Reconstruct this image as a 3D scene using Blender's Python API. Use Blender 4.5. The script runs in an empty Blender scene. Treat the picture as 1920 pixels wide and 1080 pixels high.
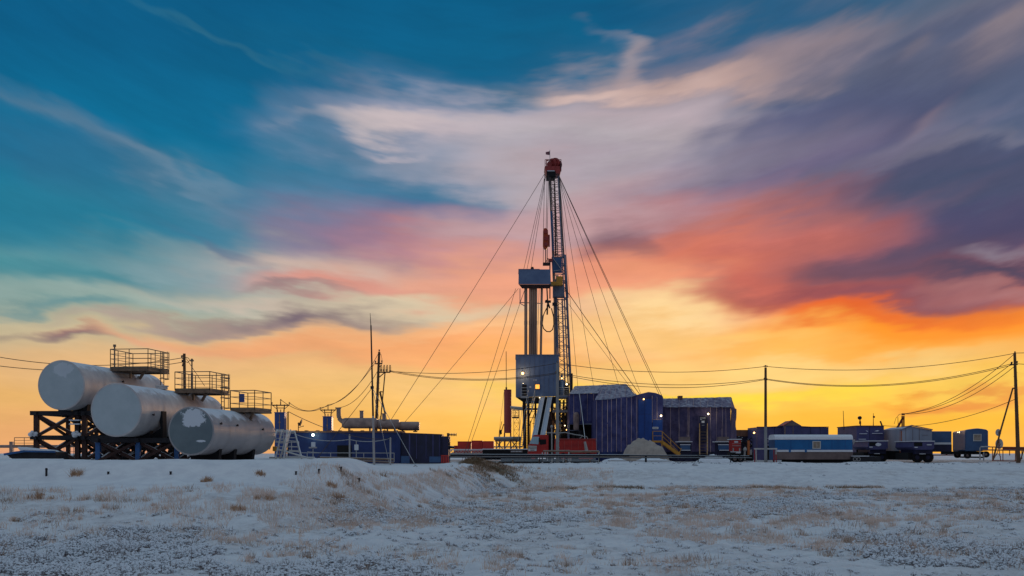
import bpy, math, random
import numpy as np
from mathutils import Vector, noise as mnoise
random.seed(7); rng = np.random.default_rng(7)
sc = bpy.context.scene
R = math.radians
# ------------------------------------------------------------------ camera, world, sun, exposure
CAMZ, HOR, F = 1.0, 850.0, 1900.0
cd = bpy.data.cameras.new('camera'); cam = bpy.data.objects.new('camera', cd)
sc.collection.objects.link(cam); sc.camera = cam
cam.location = (0, 0, CAMZ); cam.rotation_euler = (R(90), 0, 0)
cd.sensor_width = 36; cd.lens = 36*F/1920; cd.shift_y = (HOR-540)/1920
cd.clip_start = .5; cd.clip_end = 20000
sc.view_settings.view_transform = 'Standard'; sc.view_settings.look = 'None'
sc.view_settings.exposure = 0; sc.view_settings.gamma = 1
sc.cycles.max_bounces = 6; sc.cycles.diffuse_bounces = 3
sc.cycles.use_denoising = True
def lin(c):
    return tuple(((v/255)/12.92 if v/255 <= .04045 else ((v/255+.055)/1.055)**2.4) for v in c)
SUN_AZ, SUN_EL = R(10.5), R(2.2)
def build_world():
    w = bpy.data.worlds.new("World"); sc.world = w; w.use_nodes = True
    nt = w.node_tree; N = nt.nodes; L = nt.links; N.clear()
    out = N.new('ShaderNodeOutputWorld'); bg = N.new('ShaderNodeBackground')
    L.new(bg.outputs[0], out.inputs[0])
    def m(op, a, b=None, c=None):
        n = N.new('ShaderNodeMath'); n.operation = op
        for i, v in enumerate((a, b, c)):
            if v is None: continue
            if isinstance(v, (int, float)): n.inputs[i].default_value = v
            else: L.new(v, n.inputs[i])
        return n.outputs[0]
    def mix(fac, a, b, mode='MIX'):
        n = N.new('ShaderNodeMix'); n.data_type = 'RGBA'; n.blend_type = mode
        for s, v in ((n.inputs[0], fac), (n.inputs[6], a), (n.inputs[7], b)):
            if isinstance(v, (int, float)): s.default_value = v
            elif isinstance(v, tuple): s.default_value = v+(1,)
            else: L.new(v, s)
        return n.outputs[2]
    def ramp(fac, stops, interp='EASE'):
        n = N.new('ShaderNodeValToRGB'); n.color_ramp.interpolation = interp
        e = n.color_ramp.elements
        while len(e) > 1: e.remove(e[-1])
        e[0].position = stops[0][0]; e[0].color = lin(stops[0][1])+(1,)
        for p, c in stops[1:]:
            q = e.new(p); q.color = lin(c)+(1,)
        L.new(fac, n.inputs[0]); return n.outputs[0]
    def mrange(v, a, b, c, d, t='SMOOTHSTEP'):
        n = N.new('ShaderNodeMapRange'); n.interpolation_type = t
        L.new(v, n.inputs[0])
        for i, q in enumerate((a, b, c, d)): n.inputs[i+1].default_value = q
        return n.outputs[0]
    tc = N.new('ShaderNodeTexCoord'); sep = N.new('ShaderNodeSeparateXYZ'); L.new(tc.outputs['Generated'], sep.inputs[0])
    X, Y, Z = sep.outputs
    az = m('MULTIPLY', m('ARCTAN2', X, Y), 19); el = m('MULTIPLY', m('ARCSINE', Z), 19)
    # streak coordinate: cloud bands flat on the horizon, fanning out higher up
    wv = m('DIVIDE', el, m('ADD', 1, m('MULTIPLY', .0048, m('MULTIPLY', az, az))))
    def noise(su, sv, scale, detail, off, rough=.55):
        c = N.new('ShaderNodeCombineXYZ')
        L.new(m('ADD', m('MULTIPLY', az, su), off), c.inputs[0]); L.new(m('MULTIPLY', wv, sv), c.inputs[1])
        n = N.new('ShaderNodeTexNoise'); n.noise_dimensions = '2D'; n.inputs['Scale'].default_value = scale
        n.inputs['Detail'].default_value = detail; n.inputs['Roughness'].default_value = rough
        L.new(c.outputs[0], n.inputs['Vector']); return n.outputs['Fac']
    n1 = noise(.34, .9, 1.3, 3, 3.1, .48); n2 = noise(.28, 1.2, 1.1, 4, 17.7, .5); n3 = noise(.30, 1.7, 2.0, 6, 41.3, .62)
    n4 = noise(.5, .8, .55, 3, 80.0)
    wu = m('ADD', az, m('MULTIPLY', m('SUBTRACT', n1, .5), 3.2))
    wv2 = m('ADD', m('ADD', el, m('MULTIPLY', m('SUBTRACT', n2, .5), 1.3)), m('MULTIPLY', m('SUBTRACT', n3, .5), .30))
    P = N.new('ShaderNodeCombineXYZ'); L.new(wu, P.inputs[0]); L.new(wv2, P.inputs[1])
    # clear sky by height (1 unit = 100 px of the reference at the centre), left, middle and right of the sunset
    f = m('DIVIDE', m('ADD', el, m('MULTIPLY', m('SUBTRACT', n2, .5), .7)), 9.0)
    hl = ramp(f, [(0, (222, 160, 128)), (.03, (236, 172, 112)), (.10, (238, 184, 112)), (.17, (228, 182, 128)), (.235, (196, 180, 146)), (.30, (128, 158, 154)), (.37, (72, 144, 154)), (.45, (26, 124, 152)), (.60, (8, 108, 148)), (.80, (8, 92, 134)), (1, (8, 78, 122))])
    hm = ramp(f, [(0, (252, 186, 66)), (.06, (252, 192, 90)), (.14, (250, 200, 124)), (.20, (252, 180, 114)), (.28, (240, 176, 128)), (.36, (226, 156, 132)), (.45, (160, 150, 165)), (.58, (20, 110, 148)), (.75, (4, 98, 138)), (1, (2, 86, 128))])
    hr = ramp(f, [(0, (250, 180, 72)), (.06, (255, 190, 66)), (.13, (255, 206, 92)), (.19, (255, 184, 92)), (.25, (255, 160, 48)), (.295, (242, 110, 46)), (.36, (150, 84, 92)), (.48, (92, 84, 112)), (.65, (80, 92, 122)), (.85, (84, 100, 124)), (1, (22, 88, 122))])
    base = mix(mrange(az, -7.5, 0.5, 0, 1), hl, hm)
    base = mix(mrange(az, 1.5, 6.0, 0, 1), base, hr)
    cl = [  # px x, px y, half width, half height, tilt (deg, + rises to the right), colour, opacity
     (180,268,320,34,-22,(100,128,150),.42),(60,205,140,20,-20,(92,122,146),.4),(240,300,200,44,-22,(84,120,148),.5),(340,338,130,16,-22,(122,142,162),.6),(500,330,200,60,0,(2,112,146),.6),
     (90,300,200,60,-18,(52,104,138),.5),(60,400,260,60,-10,(44,116,146),.45),(430,80,230,12,-12,(44,108,138),.7),
     (300,400,300,40,-8,(46,116,146),.5),(620,100,200,30,-8,(14,96,134),.5),
     (950,290,380,110,-4,(150,154,174),.85),(560,235,130,50,-8,(96,128,160),.6),(720,330,260,60,0,(112,138,166),.6),
     (900,215,280,38,-3,(160,158,176),.8),(760,232,190,24,2,(212,196,192),.95),(880,245,240,34,-2,(190,176,184),.8),(720,280,80,8,-3,(196,184,192),.6),
     (800,370,170,40,-4,(74,116,154),.7),(700,350,150,26,-4,(50,116,152),.6),
     (1080,300,300,130,0,(176,168,176),.85),(1250,330,260,110,5,(166,152,168),.7),(1250,260,160,30,4,(184,170,172),.5),(960,330,120,50,0,(182,172,182),.6),(1090,360,200,60,2,(192,172,172),.5),(1080,250,180,40,0,(190,180,184),.5),(1150,400,260,70,4,(190,148,156),.6),
     (1060,115,120,26,6,(60,108,142),.6),(1000,165,120,26,0,(10,100,136),.75),(960,120,170,50,4,(6,94,134),.8),
     (1190,108,100,24,-20,(196,172,168),.6),(1260,160,230,36,-2,(206,174,166),.85),(1350,150,150,22,4,(212,176,162),.8),(1150,168,140,14,2,(218,188,178),.85),
     (1200,215,220,40,-3,(188,170,176),.8),(1010,95,110,26,0,(6,92,132),.6),(1370,90,200,30,4,(104,112,142),.6),
     (1380,30,260,40,6,(30,92,132),.8),(1560,20,200,30,4,(16,88,126),.8),(1190,20,240,30,0,(8,88,130),.8),
     (1500,100,260,60,8,(152,134,140),.85),(1780,110,260,110,14,(96,100,124),.85),(1890,60,110,90,20,(146,130,134),.75),
     (1840,20,200,30,10,(58,80,116),.5),(1640,225,380,70,14,(76,86,116),.95),(1480,225,170,40,8,(84,90,124),.85),(1560,290,260,60,18,(76,80,114),.85),
     (1760,230,90,40,10,(128,114,130),.75),(1880,220,130,60,16,(52,84,118),.8),
     (1400,320,220,60,10,(142,130,150),.6),(1640,320,320,34,20,(124,120,142),.8),(1780,290,180,20,16,(132,130,146),.8),
     (1540,385,320,50,14,(92,84,112),.85),(1840,370,260,90,10,(60,76,106),.95),(1870,430,170,40,6,(44,64,108),.9),
     (1400,360,220,40,18,(104,96,132),.6),(1600,440,260,30,12,(132,100,120),.7),(1740,470,320,66,4,(84,74,102),.95),
     (1270,400,200,34,8,(196,134,132),.5),(1360,440,260,46,10,(208,116,98),.8),(1270,490,220,40,4,(224,126,100),.8),(1480,470,240,34,6,(172,96,104),.8),
     (1150,448,74,40,-6,(98,82,106),.9),(1185,470,60,24,0,(104,84,104),.8),(1450,405,200,16,14,(132,98,116),.55),(1540,455,190,18,10,(140,84,94),.6),(1330,425,120,12,6,(168,116,120),.5),(1250,520,160,14,2,(238,150,112),.5),(1640,520,340,46,-2,(104,74,94),.95),(1420,525,200,34,-8,(196,98,88),.8),(1560,565,300,24,-3,(140,70,84),.8),(1740,560,240,20,0,(126,80,98),.7),
     (1870,535,180,24,2,(168,118,122),.8),(1900,472,70,18,0,(136,126,142),.7),(1860,505,160,12,0,(66,68,96),.8),
     (1640,600,420,18,-1,(226,88,48),.75),(1800,625,360,30,0,(255,142,40),.7),(1500,632,260,26,-2,(255,150,40),.6),
     (1340,480,300,64,4,(218,116,90),.45),(1080,540,220,46,4,(246,164,124),.7),(1130,590,150,40,-4,(240,196,150),.6),(1230,580,150,34,-6,(255,222,160),.85),(1320,630,230,34,-4,(255,204,110),.75),
     (1160,640,220,50,0,(255,206,140),.7),(1200,690,200,26,0,(255,226,140),.5),
     (1400,738,260,18,0,(255,230,60),.7),(1260,733,150,13,0,(255,222,50),.55),(1100,735,200,14,0,(255,214,70),.5),(1180,800,300,26,0,(252,178,62),.5),(1470,690,160,34,4,(255,220,140),.7),(1720,690,200,26,0,(252,212,134),.7),
     (1850,752,170,12,4,(236,140,72),.8),(1720,756,110,8,0,(246,160,60),.6),(1600,655,300,16,0,(255,170,60),.5),
     (700,415,230,44,-4,(112,114,148),.8),(760,455,220,34,-3,(158,112,134),.85),(590,440,140,26,-8,(120,120,148),.6),(860,470,160,24,0,(196,132,134),.6),
     (840,400,130,30,-6,(80,100,146),.75),(800,365,120,30,-4,(40,116,152),.7),(560,300,160,40,-4,(8,112,148),.6),(960,430,200,50,4,(206,160,156),.6),
     (620,500,260,46,-4,(190,166,164),.7),(420,520,330,46,-6,(138,160,168),.7),(250,560,300,26,-4,(160,178,170),.7),(420,470,130,14,-22,(86,112,140),.7),
     (150,510,220,26,-6,(46,128,146),.6),(60,570,140,12,0,(90,140,148),.7),
     (880,515,280,44,4,(238,162,130),.75),(640,545,200,22,-4,(222,146,130),.75),(560,552,110,10,-4,(140,110,118),.8),
     (780,590,260,22,2,(216,206,176),.75),(570,500,170,26,-4,(204,180,166),.7),(420,560,240,24,-3,(190,182,164),.6),(540,604,190,18,3,(116,100,114),.95),(460,575,160,14,-3,(206,184,168),.6),(360,610,160,12,0,(170,146,140),.6),(60,625,130,12,-3,(112,92,106),.9),(180,600,140,10,0,(170,150,142),.7),
     (760,650,330,26,0,(252,168,108),.7),(500,655,240,20,-3,(240,164,112),.7),(260,640,220,12,-4,(226,164,128),.7),(900,620,180,16,4,(254,196,140),.6),(1000,680,200,26,0,(255,176,92),.6),
    ]
    def ae(px, py):
        x, z = (px-960)/F, (HOR-py)/F
        return 19*math.atan2(x, 1), 19*math.asin(z/math.sqrt(1+x*x+z*z))
    col = base
    for i, (cx, cy, rx, ry, rot, c, op) in enumerate(cl):
        a0, e0 = ae(cx, cy); a1, _ = ae(cx+20, cy); _, e1 = ae(cx, cy-20)
        mp = N.new('ShaderNodeMapping'); mp.vector_type = 'TEXTURE'
        mp.inputs['Location'].default_value = (a0, e0, 0); mp.inputs['Rotation'].default_value = (0, 0, R(rot))
        mp.inputs['Scale'].default_value = (rx*(a1-a0)/20*1.06, ry*(e1-e0)/20*1.06, 1)
        ch = N.new('ShaderNodeVectorMath'); ch.operation = 'MULTIPLY_ADD'      # evaluates the clouds one after another
        L.new(col, ch.inputs[0]); ch.inputs[1].default_value = (1e-7, 1e-7, 1e-7); L.new(P.outputs[0], ch.inputs[2])
        L.new(ch.outputs[0], mp.inputs[0])
        ln = N.new('ShaderNodeVectorMath'); ln.operation = 'LENGTH'; L.new(mp.outputs[0], ln.inputs[0])
        fac = mrange(ln.outputs['Value'], .0, 1.45, op, 0)
        col = mix(fac, col, lin(c))
    # faint fine streaks in brightness
    st = m('ADD', .76, m('ADD', m('MULTIPLY', n3, .26), m('MULTIPLY', n4, .20)))
    stc = N.new('ShaderNodeCombineColor'); [L.new(st, stc.inputs[i]) for i in range(3)]
    col = mix(1.0, col, stc.outputs[0], 'MULTIPLY')
    # the rest of the dome: overhead and behind the viewer, a dim blue-mauve dusk
    back = ramp(m('DIVIDE', el, 29), [(0, (128, 122, 132)), (.12, (130, 128, 146)), (.35, (138, 150, 164)), (.8, (121, 147, 168))], 'LINEAR')
    front_f = m('MULTIPLY', mrange(m('ABSOLUTE', az), 12, 22, 1, 0), mrange(el, 8.5, 13.5, 1, 0))
    col = mix(front_f, back, col)
    ground = mix(mrange(Z, -.02, -.001, 1, 0), col, lin((90, 105, 130)))
    # the physical sky, sun just above the horizon
    sk = N.new('ShaderNodeTexSky'); sk.sky_type = 'NISHITA'; sk.sun_disc = False
    sk.sun_elevation = SUN_EL; sk.sun_rotation = SUN_AZ
    nm = N.new('ShaderNodeMix'); nm.data_type = 'RGBA'; nm.blend_type = 'ADD'; nm.inputs[0].default_value = .002
    L.new(ground, nm.inputs[6]); L.new(sk.outputs[0], nm.inputs[7])
    L.new(nm.outputs[2], bg.inputs[0]); bg.inputs[1].default_value = 1.0
    w.cycles.sampling_method = 'MANUAL'; w.cycles.sample_map_resolution = 512
build_world()
sd = bpy.data.lights.new('sun', 'SUN'); sun = bpy.data.objects.new('sun', sd); sc.collection.objects.link(sun)
sd.energy = 1.0; sd.angle = R(3); sd.color = (1, .58, .32)
_d = Vector((math.sin(SUN_AZ)*math.cos(SUN_EL), math.cos(SUN_AZ)*math.cos(SUN_EL), math.sin(SUN_EL)))
sun.rotation_euler = _d.to_track_quat('Z', 'Y').to_euler()
# ------------------------------------------------------------------ helpers
def X(px, d): return (px-960)/F*d
def Zp(py, d): return CAMZ+(HOR-py)/F*d
def P(px, py, d): return Vector((X(px, d), d, Zp(py, d)))
def V(*a): return Vector(a)
MATS = {}
def mat(name, rgb, rough=.6, metal=0., var=.18, vs=1.2, bump=0., bs=12., snow=0., rgb2=None, emit=0., alpha=None, vert=False, thr=.5):
    """procedural paint / metal / cloth: broad colour variation, finer grime, bump, optional snow lying on upward faces"""
    if name in MATS: return MATS[name]
    m = bpy.data.materials.new(name); MATS[name] = m; m.use_nodes = True
    nt = m.node_tree; N = nt.nodes; L = nt.links; b = N['Principled BSDF']
    c = lin(rgb); c2 = lin(rgb2) if rgb2 else tuple(v*(1-var*1.6) for v in c)
    tc = N.new('ShaderNodeTexCoord'); mp = N.new('ShaderNodeMapping'); L.new(tc.outputs['Object'], mp.inputs[0])
    if vert: mp.inputs['Scale'].default_value = (1, 1, .18)
    n = N.new('ShaderNodeTexNoise'); n.inputs['Scale'].default_value = vs; n.inputs['Detail'].default_value = 6; n.inputs['Roughness'].default_value = .65
    L.new(mp.outputs[0], n.inputs['Vector'])
    r = N.new('ShaderNodeMapRange'); r.inputs[1].default_value = .35; r.inputs[2].default_value = .68; L.new(n.outputs[0], r.inputs[0])
    mx = N.new('ShaderNodeMix'); mx.data_type = 'RGBA'; L.new(r.outputs[0], mx.inputs[0])
    mx.inputs[6].default_value = c+(1,); mx.inputs[7].default_value = c2+(1,)
    col = mx.outputs[2]
    nf = N.new('ShaderNodeTexNoise'); nf.inputs['Scale'].default_value = bs; nf.inputs['Detail'].default_value = 5
    L.new(tc.outputs['Object'], nf.inputs['Vector'])
    b.inputs['Roughness'].default_value = rough; b.inputs['Metallic'].default_value = metal
    b.inputs['Specular IOR Level'].default_value = .35
    if snow:
        g = N.new('ShaderNodeNewGeometry'); s = N.new('ShaderNodeSeparateXYZ'); L.new(g.outputs['Normal'], s.inputs[0])
        ad = N.new('ShaderNodeMath'); ad.operation = 'MULTIPLY_ADD'; L.new(nf.outputs[0], ad.inputs[0]); ad.inputs[1].default_value = .8; L.new(s.outputs[2], ad.inputs[2])
        mr = N.new('ShaderNodeMapRange'); mr.interpolation_type = 'SMOOTHSTEP'; L.new(ad.outputs[0], mr.inputs[0])
        mr.inputs[1].default_value = .4+thr; mr.inputs[2].default_value = .4+thr+.22; mr.inputs[4].default_value = snow
        ms = N.new('ShaderNodeMix'); ms.data_type = 'RGBA'; L.new(mr.outputs[0], ms.inputs[0]); L.new(col, ms.inputs[6]); ms.inputs[7].default_value = (.78, .82, .86, 1)
        col = ms.outputs[2]
    L.new(col, b.inputs['Base Color'])
    if bump:
        bp = N.new('ShaderNodeBump'); bp.inputs['Strength'].default_value = bump; bp.inputs['Distance'].default_value = .05
        L.new(nf.outputs[0], bp.inputs['Height']); L.new(bp.outputs[0], b.inputs['Normal'])
    if emit:
        b.inputs['Emission Color'].default_value = c+(1,); b.inputs['Emission Strength'].default_value = emit
    return m
class MB:
    def __init__(s): s.v = []; s.f = []; s.m = []; s.c = 0; s.k = []
    def use(s, i): s.c = i; return s
    def add(s, vs, fs):
        k = len(s.v); s.k.append((k, len(s.f))); s.v += [tuple(p) for p in vs]
        for f in fs: s.f.append(tuple(i+k for i in f)); s.m.append(s.c)
        return s
    def box(s, x0, x1, y0, y1, z0, z1):
        vs = [(x, y, z) for z in (z0, z1) for y in (y0, y1) for x in (x0, x1)]
        return s.add(vs, [(0, 2, 3, 1), (4, 5, 7, 6), (0, 1, 5, 4), (2, 6, 7, 3), (0, 4, 6, 2), (1, 3, 7, 5)])
    def pbox(s, a, b, t, u, d, dep):
        """front face spans columns a..b and rows t..u as seen from the road at distance d, dep metres deep"""
        return s.box(X(a, d), X(b, d), d, d+dep, Zp(u, d), Zp(t, d))
    def hexa(s, c8):
        return s.add(c8, [(0, 3, 2, 1), (4, 5, 6, 7), (0, 1, 5, 4), (1, 2, 6, 5), (2, 3, 7, 6), (3, 0, 4, 7)])
    def beam(s, p, q, w=.1, h=None):
        p, q = Vector(p), Vector(q); h = h or w; a = (q-p)
        if a.length < 1e-6: return s
        a.normalize(); up = Vector((0, 0, 1)) if abs(a.z) < .95 else Vector((0, 1, 0))
        u = a.cross(up).normalized(); t = u.cross(a).normalized(); u *= w/2; t *= h/2
        return s.hexa([p-u-t, p+u-t, p+u+t, p-u+t, q-u-t, q+u-t, q+u+t, q-u+t])
    def tube(s, p, q, r, n=8, r2=None, cap=True):
        p, q = Vector(p), Vector(q); r2 = r if r2 is None else r2; a = (q-p).normalized()
        up = Vector((0, 0, 1)) if abs(a.z) < .95 else Vector((0, 1, 0)); u = a.cross(up).normalized(); t = u.cross(a)
        vs = []
        for c, rr in ((p, r), (q, r2)):
            for i in range(n):
                an = 2*math.pi*i/n; vs.append(c+u*(rr*math.cos(an))+t*(rr*math.sin(an)))
        fs = [(i, (i+1) % n, n+(i+1) % n, n+i) for i in range(n)]
        if cap: fs += [tuple(range(n))[::-1], tuple(range(n, 2*n))]
        return s.add(vs, fs)
    def path(s, pts, r, n=5):
        pts = [Vector(p) for p in pts]; k = len(pts); vs = []
        for i, p in enumerate(pts):
            a = (pts[min(i+1, k-1)]-pts[max(i-1, 0)]).normalized()
            up = Vector((0, 0, 1)) if abs(a.z) < .95 else Vector((0, 1, 0)); u = a.cross(up).normalized(); t = u.cross(a)
            for j in range(n):
                an = 2*math.pi*j/n; vs.append(p+u*(r*math.cos(an))+t*(r*math.sin(an)))
        return s.add(vs, [(i*n+j, i*n+(j+1) % n, (i+1)*n+(j+1) % n, (i+1)*n+j) for i in range(k-1) for j in range(n)])
    def prism(s, pts, vec):
        n = len(pts); pts = [Vector(p) for p in pts]; vec = Vector(vec)
        return s.add(pts+[p+vec for p in pts], [tuple(range(n))[::-1], tuple(range(n, 2*n))]+[(i, (i+1) % n, n+(i+1) % n, n+i) for i in range(n)])
    def wheel(s, c, r, w, axis='y', n=18):
        c = Vector(c); a = Vector((0, w/2, 0)) if axis == 'y' else Vector((w/2, 0, 0)); return s.tube(c-a, c+a, r, n)
    def ball(s, c, r, n=10):
        c = Vector(c); vs = [c+Vector((0, 0, -r))]; k = n//2
        for i in range(1, k):
            ph = -math.pi/2+math.pi*i/k
            vs += [c+Vector((r*math.cos(ph)*math.cos(2*math.pi*j/n), r*math.cos(ph)*math.sin(2*math.pi*j/n), r*math.sin(ph))) for j in range(n)]
        vs.append(c+Vector((0, 0, r))); fs = [(0, 1+(j+1) % n, 1+j) for j in range(n)]
        for i in range(k-2): fs += [(1+i*n+j, 1+i*n+(j+1) % n, 1+(i+1)*n+(j+1) % n, 1+(i+1)*n+j) for j in range(n)]
        l = len(vs)-1; fs += [(l, 1+(k-2)*n+j, 1+(k-2)*n+(j+1) % n) for j in range(n)]
        return s.add(vs, fs)
    def build(s, name, mats, parent=None, smooth=False, bevel=0, each=False):
        if each:                                   # every shape added becomes a part of its own
            for i, (v0, f0) in enumerate(s.k):
                v1, f1 = s.k[i+1] if i+1 < len(s.k) else (len(s.v), len(s.f)); q = MB(); q.v = s.v[v0:v1]; q.f = [tuple(a-v0 for a in f) for f in s.f[f0:f1]]; q.m = s.m[f0:f1]; q.build(name, mats, parent, smooth, bevel)
            return
        me = bpy.data.meshes.new(name); off = Vector(parent['_w']) if parent is not None else Vector((0, 0, 0))
        me.from_pydata([tuple(Vector(v)-off) for v in s.v], [], s.f)
        if not isinstance(mats, (list, tuple)): mats = [mats]
        for q in mats: me.materials.append(q)
        me.polygons.foreach_set('material_index', s.m)
        if smooth: me.polygons.foreach_set('use_smooth', [True]*len(me.polygons)); me.set_sharp_from_angle(angle=R(35))
        me.update()
        o = bpy.data.objects.new(name, me); sc.collection.objects.link(o)
        if parent is not None: o.parent = parent; o['_w'] = parent['_w']
        else: o['_w'] = (0., 0., 0.)
        if bevel:
            bm = o.modifiers.new('soft', 'BEVEL'); bm.width = bevel; bm.segments = 2; bm.limit_method = 'ANGLE'
        return o
def tag(o, label, cat, group=None, kind=None):
    o['label'] = label
    if cat: o['category'] = cat
    if group: o['group'] = group
    if kind: o['kind'] = kind
    return o
def thing(name, label, cat, loc, group=None):
    o = bpy.data.objects.new(name, None); sc.collection.objects.link(o); o.empty_display_size = .3
    o.location = loc; o['_w'] = tuple(loc); return tag(o, label, cat, group)
def struct(o): o['kind'] = 'structure'; return o
def copy_tree(o, parent=None, loc=None, label=None, rz=None, sc_=None):
    c = o.copy(); sc.collection.objects.link(c); c.parent = parent
    if loc is not None: c.location = loc
    if label: c['label'] = label
    if rz is not None: c.rotation_euler = (0, 0, rz)
    if sc_: c.scale = sc_
    for ch in list(o.children): copy_tree(ch, c)
    return c
def catenary(p, q, sag, n=24):
    p, q = Vector(p), Vector(q)
    return [p.lerp(q, i/n)-Vector((0, 0, 4*sag*(i/n)*(1-i/n))) for i in range(n+1)]
def lattice(mb, c0, c1, w0, w1, bays, rl, rb, d0=None, d1=None):
    c0, c1 = Vector(c0), Vector(c1); d0 = d0 or w0; d1 = d1 or w1
    def cor(t):
        c = c0.lerp(c1, t); w = (w0+(w1-w0)*t)/2; d = (d0+(d1-d0)*t)/2
        return [c+Vector(k) for k in ((-w, -d, 0), (w, -d, 0), (w, d, 0), (-w, d, 0))]
    a = cor(0); b = cor(1)
    for i in range(4): mb.beam(a[i], b[i], rl*2)
    for k in range(bays+1):
        c = cor(k/bays)
        for i in range(4): mb.beam(c[i], c[(i+1) % 4], rb*2)
        if k < bays:
            n = cor((k+1)/bays)
            for i in range(4):
                j = (i+1) % 4
                if (k+i) % 2: mb.beam(c[i], n[j], rb*1.6)
                else: mb.beam(c[j], n[i], rb*1.6)
def rails(mb, pts, h, r=.025, mids=2, closed=False, step=1.2, toe=.12):
    """guard rail along points: posts, top rail, mid rails, toe board"""
    pts = [Vector(p) for p in pts]; seg = list(zip(pts[:-1], pts[1:]))
    if closed: seg.append((pts[-1], pts[0]))
    up = Vector((0, 0, 1))
    for a, b in seg:
        mb.tube(a+up*h, b+up*h, r*1.1, 6)
        for k in range(mids): mb.tube(a+up*h*(k+1)/(mids+1), b+up*h*(k+1)/(mids+1), r*.7, 5)
        if toe: mb.beam(a+up*toe/2, b+up*toe/2, .01, toe)
        n = max(1, round((b-a).length/step))
        for i in range(n+1):
            p = a.lerp(b, i/n); mb.tube(p, p+up*h, r, 6)
# value noise (numpy) for the relief
_T = rng.random((256, 256))
def vnoise(x, y):
    xi = np.floor(x).astype(int); yi = np.floor(y).astype(int); fx = x-xi; fy = y-yi
    fx = fx*fx*(3-2*fx); fy = fy*fy*(3-2*fy)
    g = lambda a, b: _T[a & 255, b & 255]
    return (g(xi, yi)*(1-fx)+g(xi+1, yi)*fx)*(1-fy)+(g(xi, yi+1)*(1-fx)+g(xi+1, yi+1)*fx)*fy-.5
def fbm(x, y, o=4, g=.5):
    r = 0; a = 1.
    for k in range(o): r = r+a*vnoise(x*2**k+k*17.3, y*2**k+k*31.7); a *= g
    return r
def sstep(a, b, v):
    t = np.clip((v-a)/(b-a), 0, 1); return t*t*(3-2*t)
TX = [-200, -60, -12, -8.5, -6, -3.8, -2, 0, 3, 400]
TT = [46, 46, 46, 50, 62, 88, 94, 94.6, 94.6, 94.6]
TF = [33, 33, 33, 34, 38, 52, 75, 82, 83.5, 83.5]
def H(x, y):
    x = np.asarray(x, float); y = np.asarray(y, float)
    T = np.interp(x, TX, TT); Fo = np.interp(x, TX, TF)+fbm(x*.08, y*0+3.3, 2)*1.5
    t = np.clip((y-Fo)/(T-Fo), 0, 1); tt = np.where(x > 1, t, t**.8)
    tt = tt*.75+.25*tt*tt*(3-2*tt)
    z = -1.8+1.8*tt
    mead = 1-sstep(.0, .25, t); rough = np.clip(mead+.25*(x < 0)*(t < 1), 0, 1)
    z = z+fbm(x*.12, y*.12, 3)*.22*np.clip(mead+.5*(t < .98), 0, 1)
    z = z+(fbm(x*1.1, y*1.1, 3)*.13+fbm(x*3.3, y*3.3, 3, .6)*.075)*rough
    z = z+fbm(x*.5+9, y*.5, 3)*(.02+.05*((x < 1) | (t <= 0)))
    # raised berm that carries the storage tanks
    edge = -.143*y
    fr = 46+fbm(x*.15+4, x*0+1., 2)*.8
    b = sstep(0, 1, np.clip((y-(fr-2.6))/2.6, 0, 1))*(1-sstep(-.4, 2.2, x-(edge-1.2)+fbm(y*.4, y*0, 2)*.5))*(1-sstep(80, 84, y))
    z = z+b*.62+np.exp(-((y-fr-.5)/.9)**2)*.10*(1-sstep(-1., 1.2, x-(edge-1.2)))
    for xc, sl in ((-21.4, .35), (-20.2, .4), (-16.9, .5), (-24.5, .3), (-12.2, -.2)):
        z = z-.06*np.exp(-((x-xc-(y-45)*sl)/.09)**2)*((y > 43.2) & (y < 46.6))
    z = z-.10*np.exp(-((x-11.0-.25*np.sin(y*1.7)-.1*np.sin(y*4.1))/.14)**2)*((y > 84) & (y < 93.5))
    # spoil heap between the two pads
    z = z+.46*np.exp(-(((x+2.7)/2.5)**2+((y-88.5)/4.0)**2))*(1+fbm(x*.9, y*.9, 3)*.8)
    z = z+.25*np.exp(-(((x+9.3)/1.2)**2+((y-39.5)/1.6)**2))           # drift under the berm
    # ploughed ridge along the pad edge
    z = z+np.exp(-((y-(96.5+fbm(x*.2, x*0, 2)))/.9)**2)*(.16+.2*fbm(x*.55, y*.2, 4))*(x > 0)*sstep(0, 6, x)
    far = sstep(160, 400, y)
    z = z*(1-far)+far*(-.2)
    return z
def Hs(x, y): return float(H(np.array([x]), np.array([y]))[0])
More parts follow.
